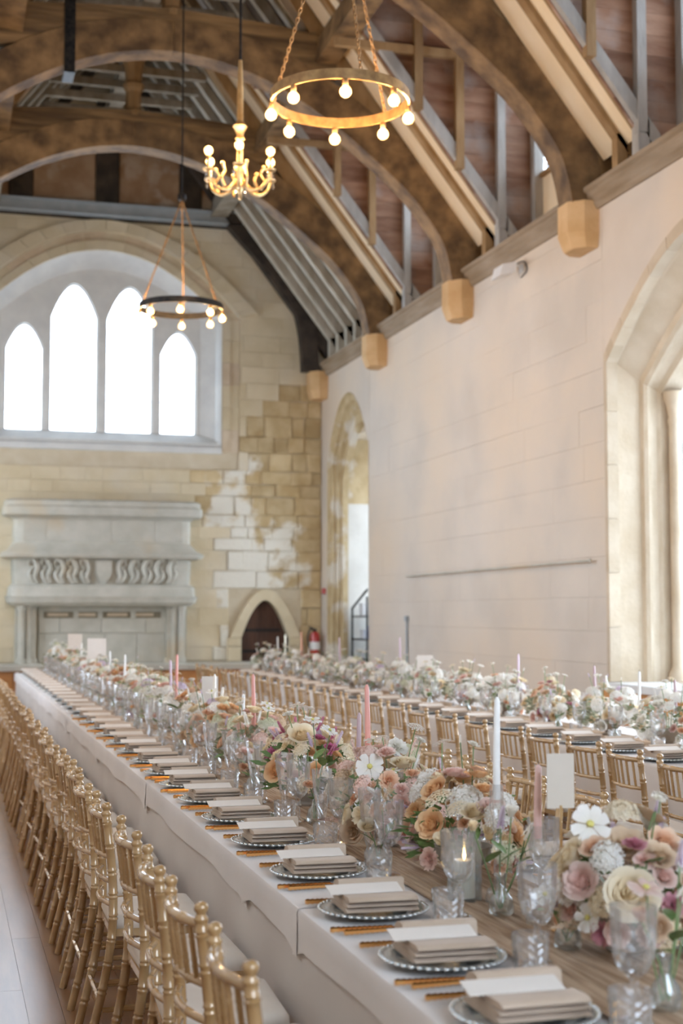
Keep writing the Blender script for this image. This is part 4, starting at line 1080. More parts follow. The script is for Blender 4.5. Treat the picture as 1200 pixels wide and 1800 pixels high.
# ------------------------------------------------------------------ place settings
def plate_make():
    t = thing('charger_plate', 'x', 'plate')
    obj('dish', MB().lathe([(.085, .002), (.10, .004), (.112, .012), (.15, .017), (.152, .020), (.148, .021), (.112, .016), (.10, .009), (.0005, .008)], 32), 'plate_glass', t, smooth=40)
    n = 44; m_ = MB()
    for k in range(n):
        th = 2 * PI * k / n; m_.ball((.151 * math.cos(th), .151 * math.sin(th), .019), .0085, 6, 4, .6)
    obj('beaded_rim', m_, 'plate_rim', t, smooth=80)
    return t
def layer(m_, x0, x1, y0, y1, z0, z1, wob=0.0):
    n = 8; pts_lo = []; pts_hi = []
    for k in range(n + 1):
        u = k / n; y = lerp(y0, y1, u); r_ = (z1 - z0) / 2
        e = min(1, min(u, 1 - u) * n * .9); b = r_ * math.sqrt(max(.04, 1 - (1 - e) ** 2)); zc = (z0 + z1) / 2 + wob * math.sin(u * 5)
        pts_lo.append((y, zc - b)); pts_hi.append((y, zc + b))
    m_.strip(pts_lo, pts_hi, 'x', x0, x1)
def napkin_make():
    t = thing('napkin', 'x', 'napkin')
    a = MB(); layer(a, -.100, .105, -.104, .100, 0, .014, .0006); layer(a, -.098, .104, -.102, .098, .0142, .028, -.0008)
    obj('lower_fold', a, 'napkin', t, smooth=70)
    b = MB(); layer(b, -.094, .103, -.106, -.005, .0285, .0425, .0012)
    obj('front_flap', b, 'napkin', t, smooth=70)
    c = MB().prism([(.026, .0285), (.096, .0285), (.104, .036), (.102, .050), (.085, .064), (.055, .070), (.034, .066)], 'x', -.092, .100)
    obj('back_flap', c, 'napkin', t, smooth=70)
    return t
def card_make():
    # lies on the front flap, its back edge raised on the rear flap
    m_ = MB().prism([(-.030, .0), (-.030, .0016), (.030, .0166), (.030, .015)], 'x', -.128, .085)
    return m_.mesh('menu_card', 'card')
CUT = {}
def cutlery_meshes():
    def handle(x0, x1, w0=.0062):
        n = 12; pts = []; rad = []
        for k in range(n * 2 + 1):
            u = k / (n * 2); pts.append((lerp(x0, x1, u), 0, .006)); rad.append(w0 * (1.15 if k % 2 else .9) * (1 - .35 * u))
        return MB().tube(pts, rad, 6)
    m_ = handle(-.11, .03); P = [(.03, 0), (.05, .004), (.075, .011), (.10, .008), (.11, 0)]
    m_.strip([(q[0], -.008) for q in P], [(q[0], q[1] + .001) for q in P], 'z', .005, .0075)
    CUT['knife'] = m_.mesh('knife', 'copper', 50)
    m_ = handle(-.105, .035); m_.strip([(.03, -.004), (.05, -.011), (.062, -.012)], [(.03, .004), (.05, .011), (.062, .012)], 'z', .005, .008)
    for k in range(4): m_.box(.06, .105, -.0115 + k * .0064, -.0085 + k * .0064, .006, .009)
    CUT['fork'] = m_.mesh('fork', 'copper', 50)
    m_ = handle(-.10, .04); rows = []
    for (x_, w_) in ((.036, .004), (.045, .010), (.06, .0165), (.075, .0175), (.09, .013), (.099, .005)): rows.append((x_, w_))
    v = []; 
    for x_, w_ in rows: v += [(x_, -w_, .010), (x_, -w_ * .5, .006), (x_, 0, .0045), (x_, w_ * .5, .006), (x_, w_, .010)]
    f = [(i * 5 + j, i * 5 + j + 1, i * 5 + 5 + j + 1, i * 5 + 5 + j) for i in range(5) for j in range(4)]
    m_.add(v, f); CUT['spoon'] = m_.mesh('spoon', 'copper', 50, fix=False)
cutlery_meshes()
def cutd(amp): return lambda i, k: amp if (i + k) % 2 else -amp
def tumbler_mesh():
    m_ = MB(); out = [(.034, 0), (.038, .004)] + [(.039 + .005 * k / 8, .008 + k * .0095) for k in range(9)]
    m_.lathe(out + [(.0445, .092), (.0445, .100)], 20, cut=lambda i, k: (.0017 if (i + k) % 2 else -.0017) if 2 <= i <= 10 else 0)
    m_.lathe([(.0425, .100), (.041, .085), (.036, .02), (.034, .014)], 20, cap0=False, cap1=True)
    return m_.mesh('tumbler', 'crystal', None, fix=False)
def goblet_parts():
    t = thing('goblet', 'x', 'goblet')
    m_ = MB().lathe([(.038, 0), (.039, .003), (.030, .008), (.012, .014), (.008, .022), (.0075, .05), (.012, .058), (.014, .064), (.009, .072), (.0085, .085), (.014, .094)], 12)
    obj('stem', m_, 'crystal', t, smooth=None)
    m_ = MB().lathe([(.012, .092), (.025, .102), (.036, .118), (.0425, .135), (.046, .155), (.0475, .175), (.0485, .195), (.0495, .215), (.050, .238)], 16,
                    cut=lambda i, k: (.0019 if (i + k) % 2 else -.0019) if 1 <= i <= 5 else 0, cap0=False)
    m_.lathe([(.0485, .238), (.046, .195), (.043, .16), (.034, .122), (.02, .106), (.001, .102)], 16, cap0=False)
    obj('bowl', m_, 'crystal', t, fix=False)
    return t
def flute_parts():
    t = thing('champagne_flute', 'x', 'flute')
    obj('stem', MB().lathe([(.036, 0), (.036, .003), (.014, .010), (.009, .02), (.009, .04), (.013, .048), (.010, .056)], 12), 'crystal', t)
    m_ = MB().lathe([(.009, .054), (.014, .07), (.021, .10), (.028, .14), (.034, .18), (.038, .215), (.041, .25)], 12, cut=lambda i, k: (.0016 if (i + k) % 2 else -.0016) if 1 <= i <= 4 else 0, cap0=False)
    m_.lathe([(.0395, .25), (.032, .18), (.019, .10), (.001, .065)], 12, cap0=False)
    obj('bowl', m_, 'crystal', t, fix=False)
    return t
PROTO = {}
for k, fn in (('charger_plate', plate_make), ('napkin', napkin_make), ('goblet', goblet_parts), ('champagne_flute', flute_parts)):
    PROTO[k] = [fn(), False]; register(PROTO[k][0])
MESH = {'menu_card': card_make(), 'tumbler': tumbler_mesh(), **CUT}
AVOID = []
def put(kind, loc, rz, label, group):
    if kind in ('goblet', 'tumbler', 'champagne_flute'): AVOID.append((loc[0], loc[1], .05, .25 if kind != 'tumbler' else .11))
    if kind in PROTO:
        p = PROTO[kind]
        if not p[1]: o = p[0]; o.location = loc; o.rotation_euler = (0, 0, rz); o['label'] = label; p[1] = True
        else: o = dup(p[0], loc, (0, 0, rz), label)
        o['group'] = group
    else:
        o = link(kind, MESH[kind], loc=loc, rot=(0, 0, rz), scale=1.22 if kind in CUT else None); tag(o, label, kind.replace('_', ' '), group)
    return o
TZ = .7745
rp_ = random.Random(21)
def setting(x, y, side, where, i, full=True, glasses=True, zt=TZ):
    # side +1: guest sits at smaller x and looks towards +x
    rz = 0 if side > 0 else PI
    j = lambda a: rp_.uniform(-a, a)
    w = f'{where}, {nth(i)} from near end'
    yp = y + j(.012)
    put('charger_plate', (x, yp, zt), j(.5), f'silver-rimmed glass charger plate, {w}', f'plates, {where}')
    put('napkin', (x, yp, zt + .0205), rz + j(.06), f'folded taupe napkin on its plate, {w}', f'napkins, {where}')
    c = put('menu_card', (x - side * .005, yp, zt + .0205 + .0432), rz + j(.02), f'white menu card in napkin, {w}', f'menu cards, {where}')
    if full:
        put('knife', (x - side * .045, y - side * .195, zt), rz + j(.05), f'copper knife beside the plate, {w}', f'copper knives, {where}')
        put('spoon', (x - side * .03, y - side * .225, zt), rz + j(.05), f'copper spoon beside the plate, {w}', f'copper spoons, {where}')
        put('fork', (x - side * .025, y + side * .185, zt), rz + j(.05), f'copper fork beside the plate, {w}', f'copper forks, {where}')
    if glasses:
        put('tumbler', (x + side * .145 + j(.008), y - side * .20 + j(.015), zt), j(1), f'cut-glass tumbler, {w}', f'tumblers, {where}')
        put('goblet', (x + side * .215 + j(.012), y - side * .10 + j(.02), zt + .004), j(1), f'cut-crystal goblet, {w}', f'goblets, {where}')
ysA = [2.83, 3.34, 3.90, 4.53, 5.16, 5.78, 6.38, 6.98, 7.52]
while ysA[-1] < 20.1: ysA.append(ysA[-1] + .605)
for i, y in enumerate(ysA):
    setting(1.185, y, 1, 'aisle side of the long table', i, full=(y < 12))
    if y > 4 : put('champagne_flute', (1.40, y + .13, TZ + .004), rp_.uniform(0, 3), f'cut-crystal flute, aisle side of the long table, {nth(i)} from the near end', 'flutes, aisle side of the long table')
for i, y in enumerate([3.25, 3.86] + [4.48 + .61 * k for k in range(26)]):
    if y < 6: setting(1.945, y, -1, 'inner side of the long table', i, full=(y < 5))
    elif y < 20.3:
        put('tumbler', (1.80, y + .2, TZ), 0, f'cut-glass tumbler, inner side of the long table, {nth(i)} from the near end', 'tumblers, inner side of the long table')
        put('goblet', (1.76, y + .10, TZ + .004), 0, f'cut-crystal goblet, inner side of the long table, {nth(i)} from the near end', 'goblets, inner side of the long table')
        put('charger_plate', (1.945, y, TZ - .003), 0, f'silver-rimmed glass charger plate, inner side of the long table, {nth(i)} from the near end', 'plates, inner side of the long table')
ysB = [5.75 + .585 * k for k in range(24)]
for i, y in enumerate(ysB):
    setting(4.055, y, 1, 'chair side of the window-side table', i, full=False, zt=.767)
    put('goblet', (4.72, y + .2, .7785), 0, f'cut-crystal goblet, wall side of the window-side table, {nth(i)} from the near end', 'goblets, wall side of the window-side table')

# ------------------------------------------------------------------ flowers
TAPERS = [(1.58, 3.96, 1.373, 'white', 'tall white taper candle on the aisle table near the peach bowl'), (1.58, 3.66, 1.205, 'blush', 'short pink taper candle behind the cream rose bowl'),
        (1.58, 5.28, 1.347, 'pink', 'deep pink taper candle rising from the wild white cosmos bowl'), (1.62, 5.55, 1.22, 'mauve', 'dull mauve taper candle behind the deep pink one'), (1.58, 7.37, 1.301, 'pink', 'pink taper candle behind the magenta flower bowl'),
        (1.62, 7.85, 1.17, 'white', 'short white taper candle beside the lilac sprigs'), (1.58, 8.51, 1.254, 'ivory', 'ivory taper candle beside the table card by golden roses'), (1.58, 9.95, 1.334, 'pink', 'pink taper candle of the close pair on the aisle table'),
        (1.58, 10.2, 1.286, 'lilac', 'pale grey-lilac taper candle of the close pair on the aisle table'), (1.58, 12.9, 1.25, 'white', 'white taper candle on the far half of the aisle table'), (1.60, 14.2, 1.25, 'white', 'second white taper candle on the far half of the aisle table'),
        (1.60, 17.2, 1.27, 'white', 'white taper candle close to the far end of the aisle table'),
        (4.55, 14.04, 1.374, 'lilac', 'lilac taper candle on the window-side table near the wall conduit'), (4.55, 10.91, 1.285, 'lilac', 'lilac taper candle beside the second card on the window-side table'), (4.55, 9.48, 1.242, 'mauve', 'mauve taper candle before the window jamb on the window-side table'),
        (4.55, 8.80, 1.227, 'white', 'white taper candle before the bright jamb on the window-side table'), (4.55, 8.30, 1.192, 'mauve', 'mauve taper candle at the near end of the window-side table'), (4.40, 7.55, 1.10, 'ivory', 'ivory stub candle among peach blooms on the window-side table'),
        (4.55, 18.24, 1.381, 'salmon', 'salmon taper candle in front of the small arched door'), (4.55, 16.37, 1.336, 'lilac', 'lilac taper candle in front of the corner recess'), (4.5, 19.4, 1.30, 'white', 'white taper candle at the far end of the window-side table')]
AVOID += [(q[0], q[1], .018, .6) for q in TAPERS] + [(1.50, 4.02, .055, .2), (1.50, 6.88, .045, .2)]
rf = random.Random(77)
def petals(layers, ruffle=0.0, nu=4, nv=3, seed=1):
    # layers: (count, base radius, length, opening angle deg, half width rad, tip curl)
    r_ = random.Random(seed); m_ = MB(); ph = 0
    for (cnt, rb, L_, al, hw, curl) in layers:
        ph += 1.1
        for c in range(cnt):
            phi = ph + 2 * PI * c / cnt + r_.uniform(-.15, .15); a = math.radians(al + r_.uniform(-6, 6)); l_ = L_ * r_.uniform(.92, 1.06)
            v = []
            for j in range(nv + 1):
                t_ = j / nv; wprof = math.sin(PI * (.12 + .70 * t_)) ** .7
                for i in range(nu + 1):
                    u = -1 + 2 * i / nu
                    rad = rb + l_ * t_ * math.sin(a) + curl * t_ ** 3 * l_ * .5 - .10 * l_ * t_ * (u * u) * math.cos(a)
                    z_ = l_ * t_ * math.cos(a) - curl * t_ ** 4 * l_ * .25 - .12 * l_ * t_ * u * u + (ruffle * r_.uniform(-1, 1) * t_ * l_)
                    th = phi + u * hw * wprof
                    rad += ruffle * r_.uniform(-.6, .6) * t_ * l_
                    v.append((rad * math.cos(th), rad * math.sin(th), z_ - .35))
            f = [(j * (nu + 1) + i, j * (nu + 1) + i + 1, (j + 1) * (nu + 1) + i + 1, (j + 1) * (nu + 1) + i) for j in range(nv) for i in range(nu)]
            m_.add(v, f)
    if len(layers) > 2: m_.ball((0, 0, -.16), min(.40, layers[-1][1] * .9), 8, 5, .7)
    return m_
ROSE = [(3, .05, .74, -2, 1.7, .22), (3, .13, .74, 0, 1.45, .26), (4, .21, .73, 2, 1.15, .28), (5, .30, .72, 6, .98, .32), (5, .38, .71, 13, .94, .36), (6, .43, .71, 24, .84, .38), (6, .46, .74, 38, .82, .44)]
GARDEN = [(6, .04, .62, 0, .85, .22), (7, .11, .62, 3, .70, .24), (8, .19, .63, 7, .62, .26), (9, .27, .63, 13, .55, .28), (9, .35, .64, 21, .52, .30), (8, .41, .66, 31, .58, .34), (7, .44, .70, 44, .64, .38)]
CARN = [(6, .02, .62, 8, .7, .2), (8, .07, .66, 20, .55, .28), (9, .12, .68, 33, .5, .3), (9, .16, .70, 47, .5, .3), (8, .18, .72, 62, .5, .25)]
BUD = [(3, .02, .9, 3, 1.5, 0), (4, .18, 1.0, 9, 1.1, .05), (4, .26, .95, 15, 1.0, .15)]
FLAT = [(8, .12, .88, 82, .44, .1)]
BM = {}
for col in ('white', 'cream', 'peach', 'apricot', 'blush', 'mauve', 'tan', 'yellow', 'magenta'):
    BM['rose', col] = petals(ROSE, .03, 4, 3, 1).mesh('rose', 'petal_' + col, 180, fix=False)
    BM['garden_rose', col] = petals(GARDEN, .05, 3, 3, 2).mesh('garden_rose', 'petal_' + col, 180, fix=False)
    BM['carnation', col] = petals(CARN, .14, 4, 2, 3).mesh('carnation', 'petal_' + col, 180, fix=False)
    BM['closed_bloom', col] = petals(BUD, .02, 4, 4, 4).mesh('closed_bloom', 'petal_' + col, 180, fix=False)
for col in ('white', 'blush', 'cream'): BM['cosmos', col] = petals(FLAT, .05, 4, 3, 5).mesh('cosmos', 'petal_' + col, 180, fix=False)
EYE = MB().ball((0, 0, -.22), .2, 10, 6, .6).mesh('flower_eye', 'flower_eye', 180)
def florets(n, shape, fr, seed):
    r_ = random.Random(seed); m_ = MB()
    for k in range(n):
        c, d = shape(k, n, r_); d = Vector(d).normalized(); a = d.orthogonal().normalized(); b = d.cross(a)
        rot = r_.uniform(0, 6)
        for q in range(4):
            th = rot + q * PI / 2; e = a * math.cos(th) + b * math.sin(th); g = d.cross(e)
            c_ = Vector(c); m_.add([c_, c_ + e * fr * .55 + g * fr * .42 + d * fr * .15, c_ + e * fr + d * fr * .35, c_ + e * fr * .55 - g * fr * .42 + d * fr * .15], [(0, 1, 2, 3)])
    return m_
def dome(k, n, r_):
    z_ = 1 - (k + .5) / n * 1.15; th = k * 2.39996; rr = math.sqrt(max(0, 1 - z_ * z_)); j = r_.uniform(.75, 1.05)
    p = (rr * math.cos(th) * j, rr * math.sin(th) * j, z_ * j * .8 - .2); return p, (p[0], p[1], p[2] + .4)
def spike(k, n, r_):
    t_ = k / n; th = k * 2.1; rr = .26 * (1 - .75 * t_) * r_.uniform(.7, 1.2); return (rr * math.cos(th), rr * math.sin(th), t_ * 2.2 - .2), (math.cos(th), math.sin(th), .6)
def plume(k, n, r_):
    t_ = (k / n) ** .8; th = r_.uniform(0, 6.28); rr = .36 * (1 - t_) * r_.uniform(.3, 1.1); return (rr * math.cos(th), rr * math.sin(th), t_ * 2.4 - .2), (math.cos(th), math.sin(th), 1)
def umbel(k, n, r_):
    th = k * 2.39996; rr = math.sqrt((k + .5) / n); return (rr * math.cos(th), rr * math.sin(th), .25 - .3 * rr * rr + r_.uniform(-.05, .05)), (.3 * math.cos(th) * rr, .3 * math.sin(th) * rr, 1)
for col in ('white', 'sage', 'lilac', 'blush', 'cream', 'tan'): BM['hydrangea', col] = florets(95, dome, .22, 6).mesh('hydrangea', 'petal_' + col, None, fix=False)
for col in ('lilac', 'white', 'blush', 'magenta'): BM['delphinium', col] = florets(34, spike, .24, 7).mesh('delphinium', 'petal_' + col, None, fix=False)
for col in ('blush', 'tan', 'peach'): BM['astilbe', col] = florets(110, plume, .10, 8).mesh('astilbe', 'petal_' + col, None, fix=False)
for col in ('white', 'cream', 'sage'): BM['lace_flower', col] = florets(60, umbel, .15, 9).mesh('lace_flower', 'petal_' + col, None, fix=False)
def leaf_mesh(bend):
    m_ = MB(); n = 6; v = []
    for k in range(n + 1):
        t_ = k / n; w_ = .26 * math.sin(PI * min(1, t_ * .93 + .05)) ** .8; z_ = -bend * t_ * t_ + .1 * t_
        v += [(t_, -w_, z_ + .05 * w_), (t_, 0, z_ - .02), (t_, w_, z_ + .05 * w_)]
    f = [(k * 3 + j, k * 3 + j + 1, k * 3 + 3 + j + 1, k * 3 + 3 + j) for k in range(n) for j in range(2)]
    return m_.add(v, f).mesh('leaf', 'leaf_green', 180, fix=False)
LEAF = [leaf_mesh(.15), leaf_mesh(.45)]
def core_mesh(seed, mt):
    r_ = random.Random(seed); m_ = MB()
    for k in range(150):
        z_ = r_.uniform(-.5, .75); th = r_.uniform(0, 6.28); rr = math.sqrt(max(.05, 1 - z_ * z_)) * r_.uniform(.55, .95)
        c = Vector((rr * math.cos(th), rr * math.sin(th), z_)); d = Vector((math.cos(th) + r_.uniform(-.5, .5), math.sin(th) + r_.uniform(-.5, .5), r_.uniform(-.3, .9))).normalized()
        s_ = d.orthogonal().normalized() * r_.uniform(.05, .1); l_ = r_.uniform(.2, .4)
        m_.add([c, c + d * l_ * .5 + s_, c + d * l_, c + d * l_ * .5 - s_], [(0, 1, 2, 3)])
    return m_.mesh('foliage', mt, None, fix=False)
CORE = [core_mesh(k, 'foliage_green') for k in range(3)]; CORE_NEAR = [core_mesh(k + 5, 'leaf_green') for k in range(2)]
BOWL = MB().lathe([(.045, 0), (.05, .008), (.03, .018), (.035, .03), (.07, .055), (.09, .085), (.096, .11), (.09, .11), (.084, .09), (.001, .06)], 18).mesh('bowl', 'stone_bowl', 50)
VASE = MB().lathe([(.024, 0), (.034, .006), (.037, .025), (.030, .05), (.015, .07), (.013, .10), (.018, .115), (.0165, .115), (.011, .10), (.013, .07), (.027, .05), (.033, .025), (.02, .01)], 14, cap0=True).mesh('bud_vase_body', 'clear_glass', 60)
def stem_mesh(p0, p1, bow=.02):
    p0, p1 = Vector(p0), Vector(p1); mid = (p0 + p1) / 2 + Vector((rf.uniform(-1, 1), rf.uniform(-1, 1), 0)) * bow
    return MB().tube(catmull([tuple(p0), tuple(mid), tuple(p1)], 3), .0022, 5).mesh('stem', 'stem_green', 60)
def facing(d, roll=None):
    return Vector(d).to_track_quat('Z', 'Y') @ Quaternion((0, 0, 1), rf.uniform(0, 6.28) if roll is None else roll)
SIZE = dict(rose=.043, garden_rose=.040, carnation=.036, closed_bloom=.036, cosmos=.042, hydrangea=.044, delphinium=.028, astilbe=.042, lace_flower=.042)
def bloom(parent, kind, col, p, d, r):
    o = link(kind, BM[kind, col], parent, loc=p, rot=facing(d), scale=r)
    if kind == 'cosmos': link('flower_eye', EYE, o)
    return o
PAL = {
 'near': [('rose', 'cream', 5), ('rose', 'white', 4), ('garden_rose', 'peach', 4), ('garden_rose', 'blush', 5), ('carnation', 'blush', 3), ('carnation', 'mauve', 3), ('garden_rose', 'tan', 2), ('cosmos', 'white', 2), ('hydrangea', 'white', 3), ('hydrangea', 'cream', 2), ('delphinium', 'lilac', 3), ('lace_flower', 'white', 2), ('astilbe', 'tan', 1), ('hydrangea', 'sage', 1)],
 'peach': [('rose', 'cream', 4), ('garden_rose', 'peach', 5), ('garden_rose', 'blush', 3), ('garden_rose', 'apricot', 4), ('rose', 'apricot', 2), ('hydrangea', 'white', 4), ('carnation', 'peach', 3), ('delphinium', 'lilac', 4), ('closed_bloom', 'cream', 2), ('carnation', 'blush', 2), ('hydrangea', 'sage', 1), ('astilbe', 'tan', 2), ('lace_flower', 'cream', 2)],
 'wild': [('cosmos', 'white', 3), ('rose', 'cream', 5), ('carnation', 'white', 4), ('garden_rose', 'blush', 3), ('carnation', 'blush', 4), ('carnation', 'peach', 3), ('hydrangea', 'blush', 3), ('astilbe', 'blush', 2), ('astilbe', 'tan', 3), ('hydrangea', 'tan', 3), ('delphinium', 'white', 3), ('hydrangea', 'sage', 1), ('garden_rose', 'yellow', 1), ('lace_flower', 'white', 2), ('garden_rose', 'peach', 2)],
 'pink': [('garden_rose', 'apricot', 4), ('rose', 'cream', 6), ('garden_rose', 'blush', 3), ('carnation', 'magenta', 3), ('hydrangea', 'lilac', 2), ('delphinium', 'magenta', 2), ('carnation', 'peach', 3), ('hydrangea', 'cream', 4), ('hydrangea', 'sage', 1), ('carnation', 'cream', 3), ('delphinium', 'lilac', 2), ('lace_flower', 'cream', 2), ('garden_rose', 'peach', 2)],
 'gold': [('rose', 'peach', 3), ('garden_rose', 'apricot', 4), ('rose', 'cream', 3), ('garden_rose', 'tan', 3), ('hydrangea', 'white', 3), ('hydrangea', 'lilac', 2), ('carnation', 'cream', 2), ('lace_flower', 'white', 3), ('delphinium', 'white', 2), ('hydrangea', 'sage', 1)],
 'pale': [('rose', 'white', 8), ('hydrangea', 'white', 12), ('carnation', 'white', 9), ('lace_flower', 'white', 5), ('garden_rose', 'peach', 3), ('garden_rose', 'blush', 2), ('rose', 'cream', 4), ('hydrangea', 'lilac', 1), ('delphinium', 'white', 3), ('carnation', 'blush', 3), ('hydrangea', 'sage', 1)],
}
def pick(pal):
    tot = sum(q[2] for q in pal); r_ = rf.uniform(0, tot)
    for q in pal:
        r_ -= q[2]
        if r_ <= 0: return q[0], q[1]
    return pal[0][:2]
def arrangement(x, y, pal, n, label, rx=.17, ry=.25, rz=.20, tall=3, group='flower bowls down the table', zt=.7775, fixed=()):
    t = thing('flower_arrangement', label, 'flowers', (x, y, zt), 0, group)
    link('bowl', BOWL, t)
    zc = .145
    link('foliage', CORE_NEAR[rf.randrange(2)] if y < 6.5 and x < 3 else CORE[rf.randrange(3)], t, loc=(0, 0, zc), rot=(0, 0, rf.uniform(0, 6)), scale=(rx * .66, ry * .66, rz * .68))['kind'] = 'stuff'
    P = []
    for (kind, col, px, py, pz, dx, dy, dz, r_) in fixed:
        bloom(t, kind, col, (px, py, pz), (dx, dy, dz), r_); P.append(((px, py, pz), r_ * 2.1))
    tries = 0; m_ = 0
    NEARBY = [q for q in AVOID if abs(q[1] - y) < .6 and abs(q[0] - x) < .5]
    pal_ = PAL[pal]
    n = int(n * 2.2)
    while m_ < n and tries < 1500:
        tries += 1
        z_ = rf.uniform(-.42, 1); th = rf.uniform(0, 2 * PI); rr = math.sqrt(max(0, 1 - z_ * z_))
        j = rf.uniform(.88, 1.12)
        p = (rx * rr * math.cos(th) * j, ry * rr * math.sin(th) * j, max(.02, zc + rz * z_ * j))
        kind, col = pick(pal_); r_ = SIZE[kind] * rf.uniform(.8, 1.15)
        if any(math.hypot(x + p[0] - a, y + p[1] - b) < c + r_ * .75 and p[2] - r_ < hh for a, b, c, hh in NEARBY): continue
        if any(math.dist(p, q) < (r_ + s_) * .50 for q, s_ in P): continue
        P.append((p, r_)); m_ += 1
        d = (rr * math.cos(th) / rx * .15 + rf.uniform(-.25, .25), rr * math.sin(th) / ry * .15 + rf.uniform(-.25, .25), z_ * .9 + .25 + rf.uniform(-.1, .2))
        bloom(t, kind, col, p, d, r_)
    for k in range(5):
        th = rf.uniform(0, 2 * PI); z_ = rf.uniform(-.2, .7); rr = math.sqrt(1 - z_ * z_)
        p = (rx * .8 * rr * math.cos(th), ry * .8 * rr * math.sin(th), max(.03, zc + rz * .85 * z_))
        link('leaf', LEAF[k % 2], t, loc=p, rot=Euler((rf.uniform(-.5, .5), rf.uniform(-.7, .3), th)), scale=rf.uniform(.06, .10))
    for k in range(tall):
        th = rf.uniform(0, 2 * PI); q = rf.uniform(.2, .8)
        p1 = (rx * q * math.cos(th), ry * q * math.sin(th), zc + rz + rf.uniform(.03, .10)); p0 = (p1[0] * .4, p1[1] * .4, .12)
        link('stem', stem_mesh(p0, p1), t)
        kind, col = rf.choice([('cosmos', 'white'), ('lace_flower', 'white'), ('delphinium', 'lilac'), ('delphinium', 'white'), ('carnation', 'white'), ('lace_flower', 'cream')])
        bloom(t, kind, col, p1, (math.cos(th) * .4, math.sin(th) * .4, 1), SIZE[kind] * rf.uniform(.6, .85) * (.62 if kind == 'delphinium' else 1))
    return t
def bud_vase(x, y, specs, label, group='glass bud vases down the table', zt=.7775):
    t = thing('bud_vase', label, 'vase', (x, y, zt), 0, group)
    link('vase_body', VASE, t)
    for (kind, col, dx, dy, h) in specs:
        link('stem', stem_mesh((rf.uniform(-.01, .01), rf.uniform(-.01, .01), .02), (dx, dy, h - .01), .012), t)
        bloom(t, kind, col, (dx, dy, h), (dx * 3 + rf.uniform(-.2, .2), dy * 3 - .35, .75), SIZE[kind] * rf.uniform(.75, 1.0))
        link('leaf', LEAF[rf.randrange(2)], t, loc=(dx * .5, dy * .5, h * .6), rot=(0, -.6, rf.uniform(0, 6)), scale=rf.uniform(.05, .08))
    return t
# aisle table: the near bowls follow the photograph one by one
arrangement(1.66, 3.30, 'near', 34, 'low bowl of cream and blush roses on the aisle table, the nearest large one', rx=.16, ry=.21, rz=.19, tall=3,
            fixed=[('rose', 'cream', -.08, -.19, .18, -.40, -.85, .40, .064), ('garden_rose', 'blush', -.15, -.06, .19, -.75, -.55, .4, .048), ('cosmos', 'white', -.10, -.02, .325, -.2, -.85, .45, .05), ('garden_rose', 'tan', -.03, -.06, .275, -.2, -.5, .8, .058), ('carnation', 'mauve', .03, -.20, .15, 0, -1, .2, .038), ('garden_rose', 'peach', .07, -.08, .28, .1, -.6, .6, .045), ('hydrangea', 'white', .12, -.15, .24, .4, -.8, .4, .055)])
arrangement(1.60, 4.30, 'peach', 34, 'peach and apricot bowl of blooms with lilac sprigs on the aisle table', rx=.16, ry=.28, rz=.19, tall=3,
            fixed=[('closed_bloom', 'cream', -.12, -.16, .15, -.5, -.6, .5, .05), ('garden_rose', 'apricot', -.13, -.06, .19, -.7, -.5, .4, .05), ('carnation', 'blush', -.15, -.1, .09, -.8, -.5, .1, .04), ('hydrangea', 'white', -.03, -.12, .27, 0, -.4, 1, .06), ('carnation', 'apricot', -.14, .06, .22, -.6, -.3, .7, .04)])
arrangement(1.58, 5.02, 'wild', 36, 'wild bowl of white cosmos, blush carnations and a coiled cream rose on the aisle table', rx=.16, ry=.29, rz=.20, tall=4,
            fixed=[('cosmos', 'white', -.10, -.10, .30, -.2, -.9, .35, .05), ('rose', 'tan', -.15, -.05, .06, -.6, -.75, .2, .046), ('carnation', 'peach', -.06, -.2, .26, -.1, -.9, .5, .042), ('carnation', 'white', .02, -.05, .36, .1, -.7, .6, .045), ('carnation', 'cream', -.14, -.12, .13, -.7, -.6, .3, .045)])
arrangement(1.56, 6.15, 'pink', 36, 'bowl of magenta, apricot and cream flowers on the aisle table', rx=.165, ry=.33, rz=.21, tall=4,
            fixed=[('garden_rose', 'apricot', -.16, -.05, .16, -.75, -.6, .3, .055), ('carnation', 'magenta', -.13, .1, .19, -.7, -.5, .5, .045), ('carnation', 'magenta', -.15, .02, .23, -.6, -.6, .5, .042), ('rose', 'cream', -.05, -.1, .32, -.1, -.6, .8, .06)])
arrangement(1.57, 7.30, 'wild', 28, 'loose bowl of lilac and white sprigs just behind the magenta flowers on the aisle table', rx=.16, ry=.32, rz=.19, tall=4)
arrangement(1.56, 8.30, 'gold', 32, 'bowl of golden peach roses on the aisle table', rx=.165, ry=.33, rz=.19, tall=3,
            fixed=[('rose', 'peach', -.13, -.08, .20, -.6, -.7, .4, .06), ('garden_rose', 'apricot', -.15, .02, .16, -.8, -.5, .3, .05), ('closed_bloom', 'tan', -.16, .12, .12, -.8, -.4, .2, .055)])
y = 9.35; k = 0
while y < 20.8:
    arrangement(1.60 + rf.uniform(-.02, .02), y, ['gold', 'pale', 'pale', 'pale', 'peach', 'pale'][k % 6], 30 if y < 13 else 26, f'mixed flower bowl on the aisle table, {nth(k)} beyond the golden peach roses', rx=.16, ry=.33, rz=.19 + (.05 if y > 18 else 0), tall=4)
    y += .95; k += 1
y = 6.35; k = 0
while y < 20.2:
    arrangement(4.46 + rf.uniform(-.02, .02), y, ['peach', 'gold', 'pale', 'pale', 'near', 'pale'][k % 6] if y < 11 else 'pale', 26 if y < 12 else 22, f'mixed pale flower bowl on the window-side table, {nth(k)} from the near end', rx=.17, ry=.33, rz=.19, tall=5, group='flower bowls down the window-side table', zt=.776)
    y += .92; k += 1
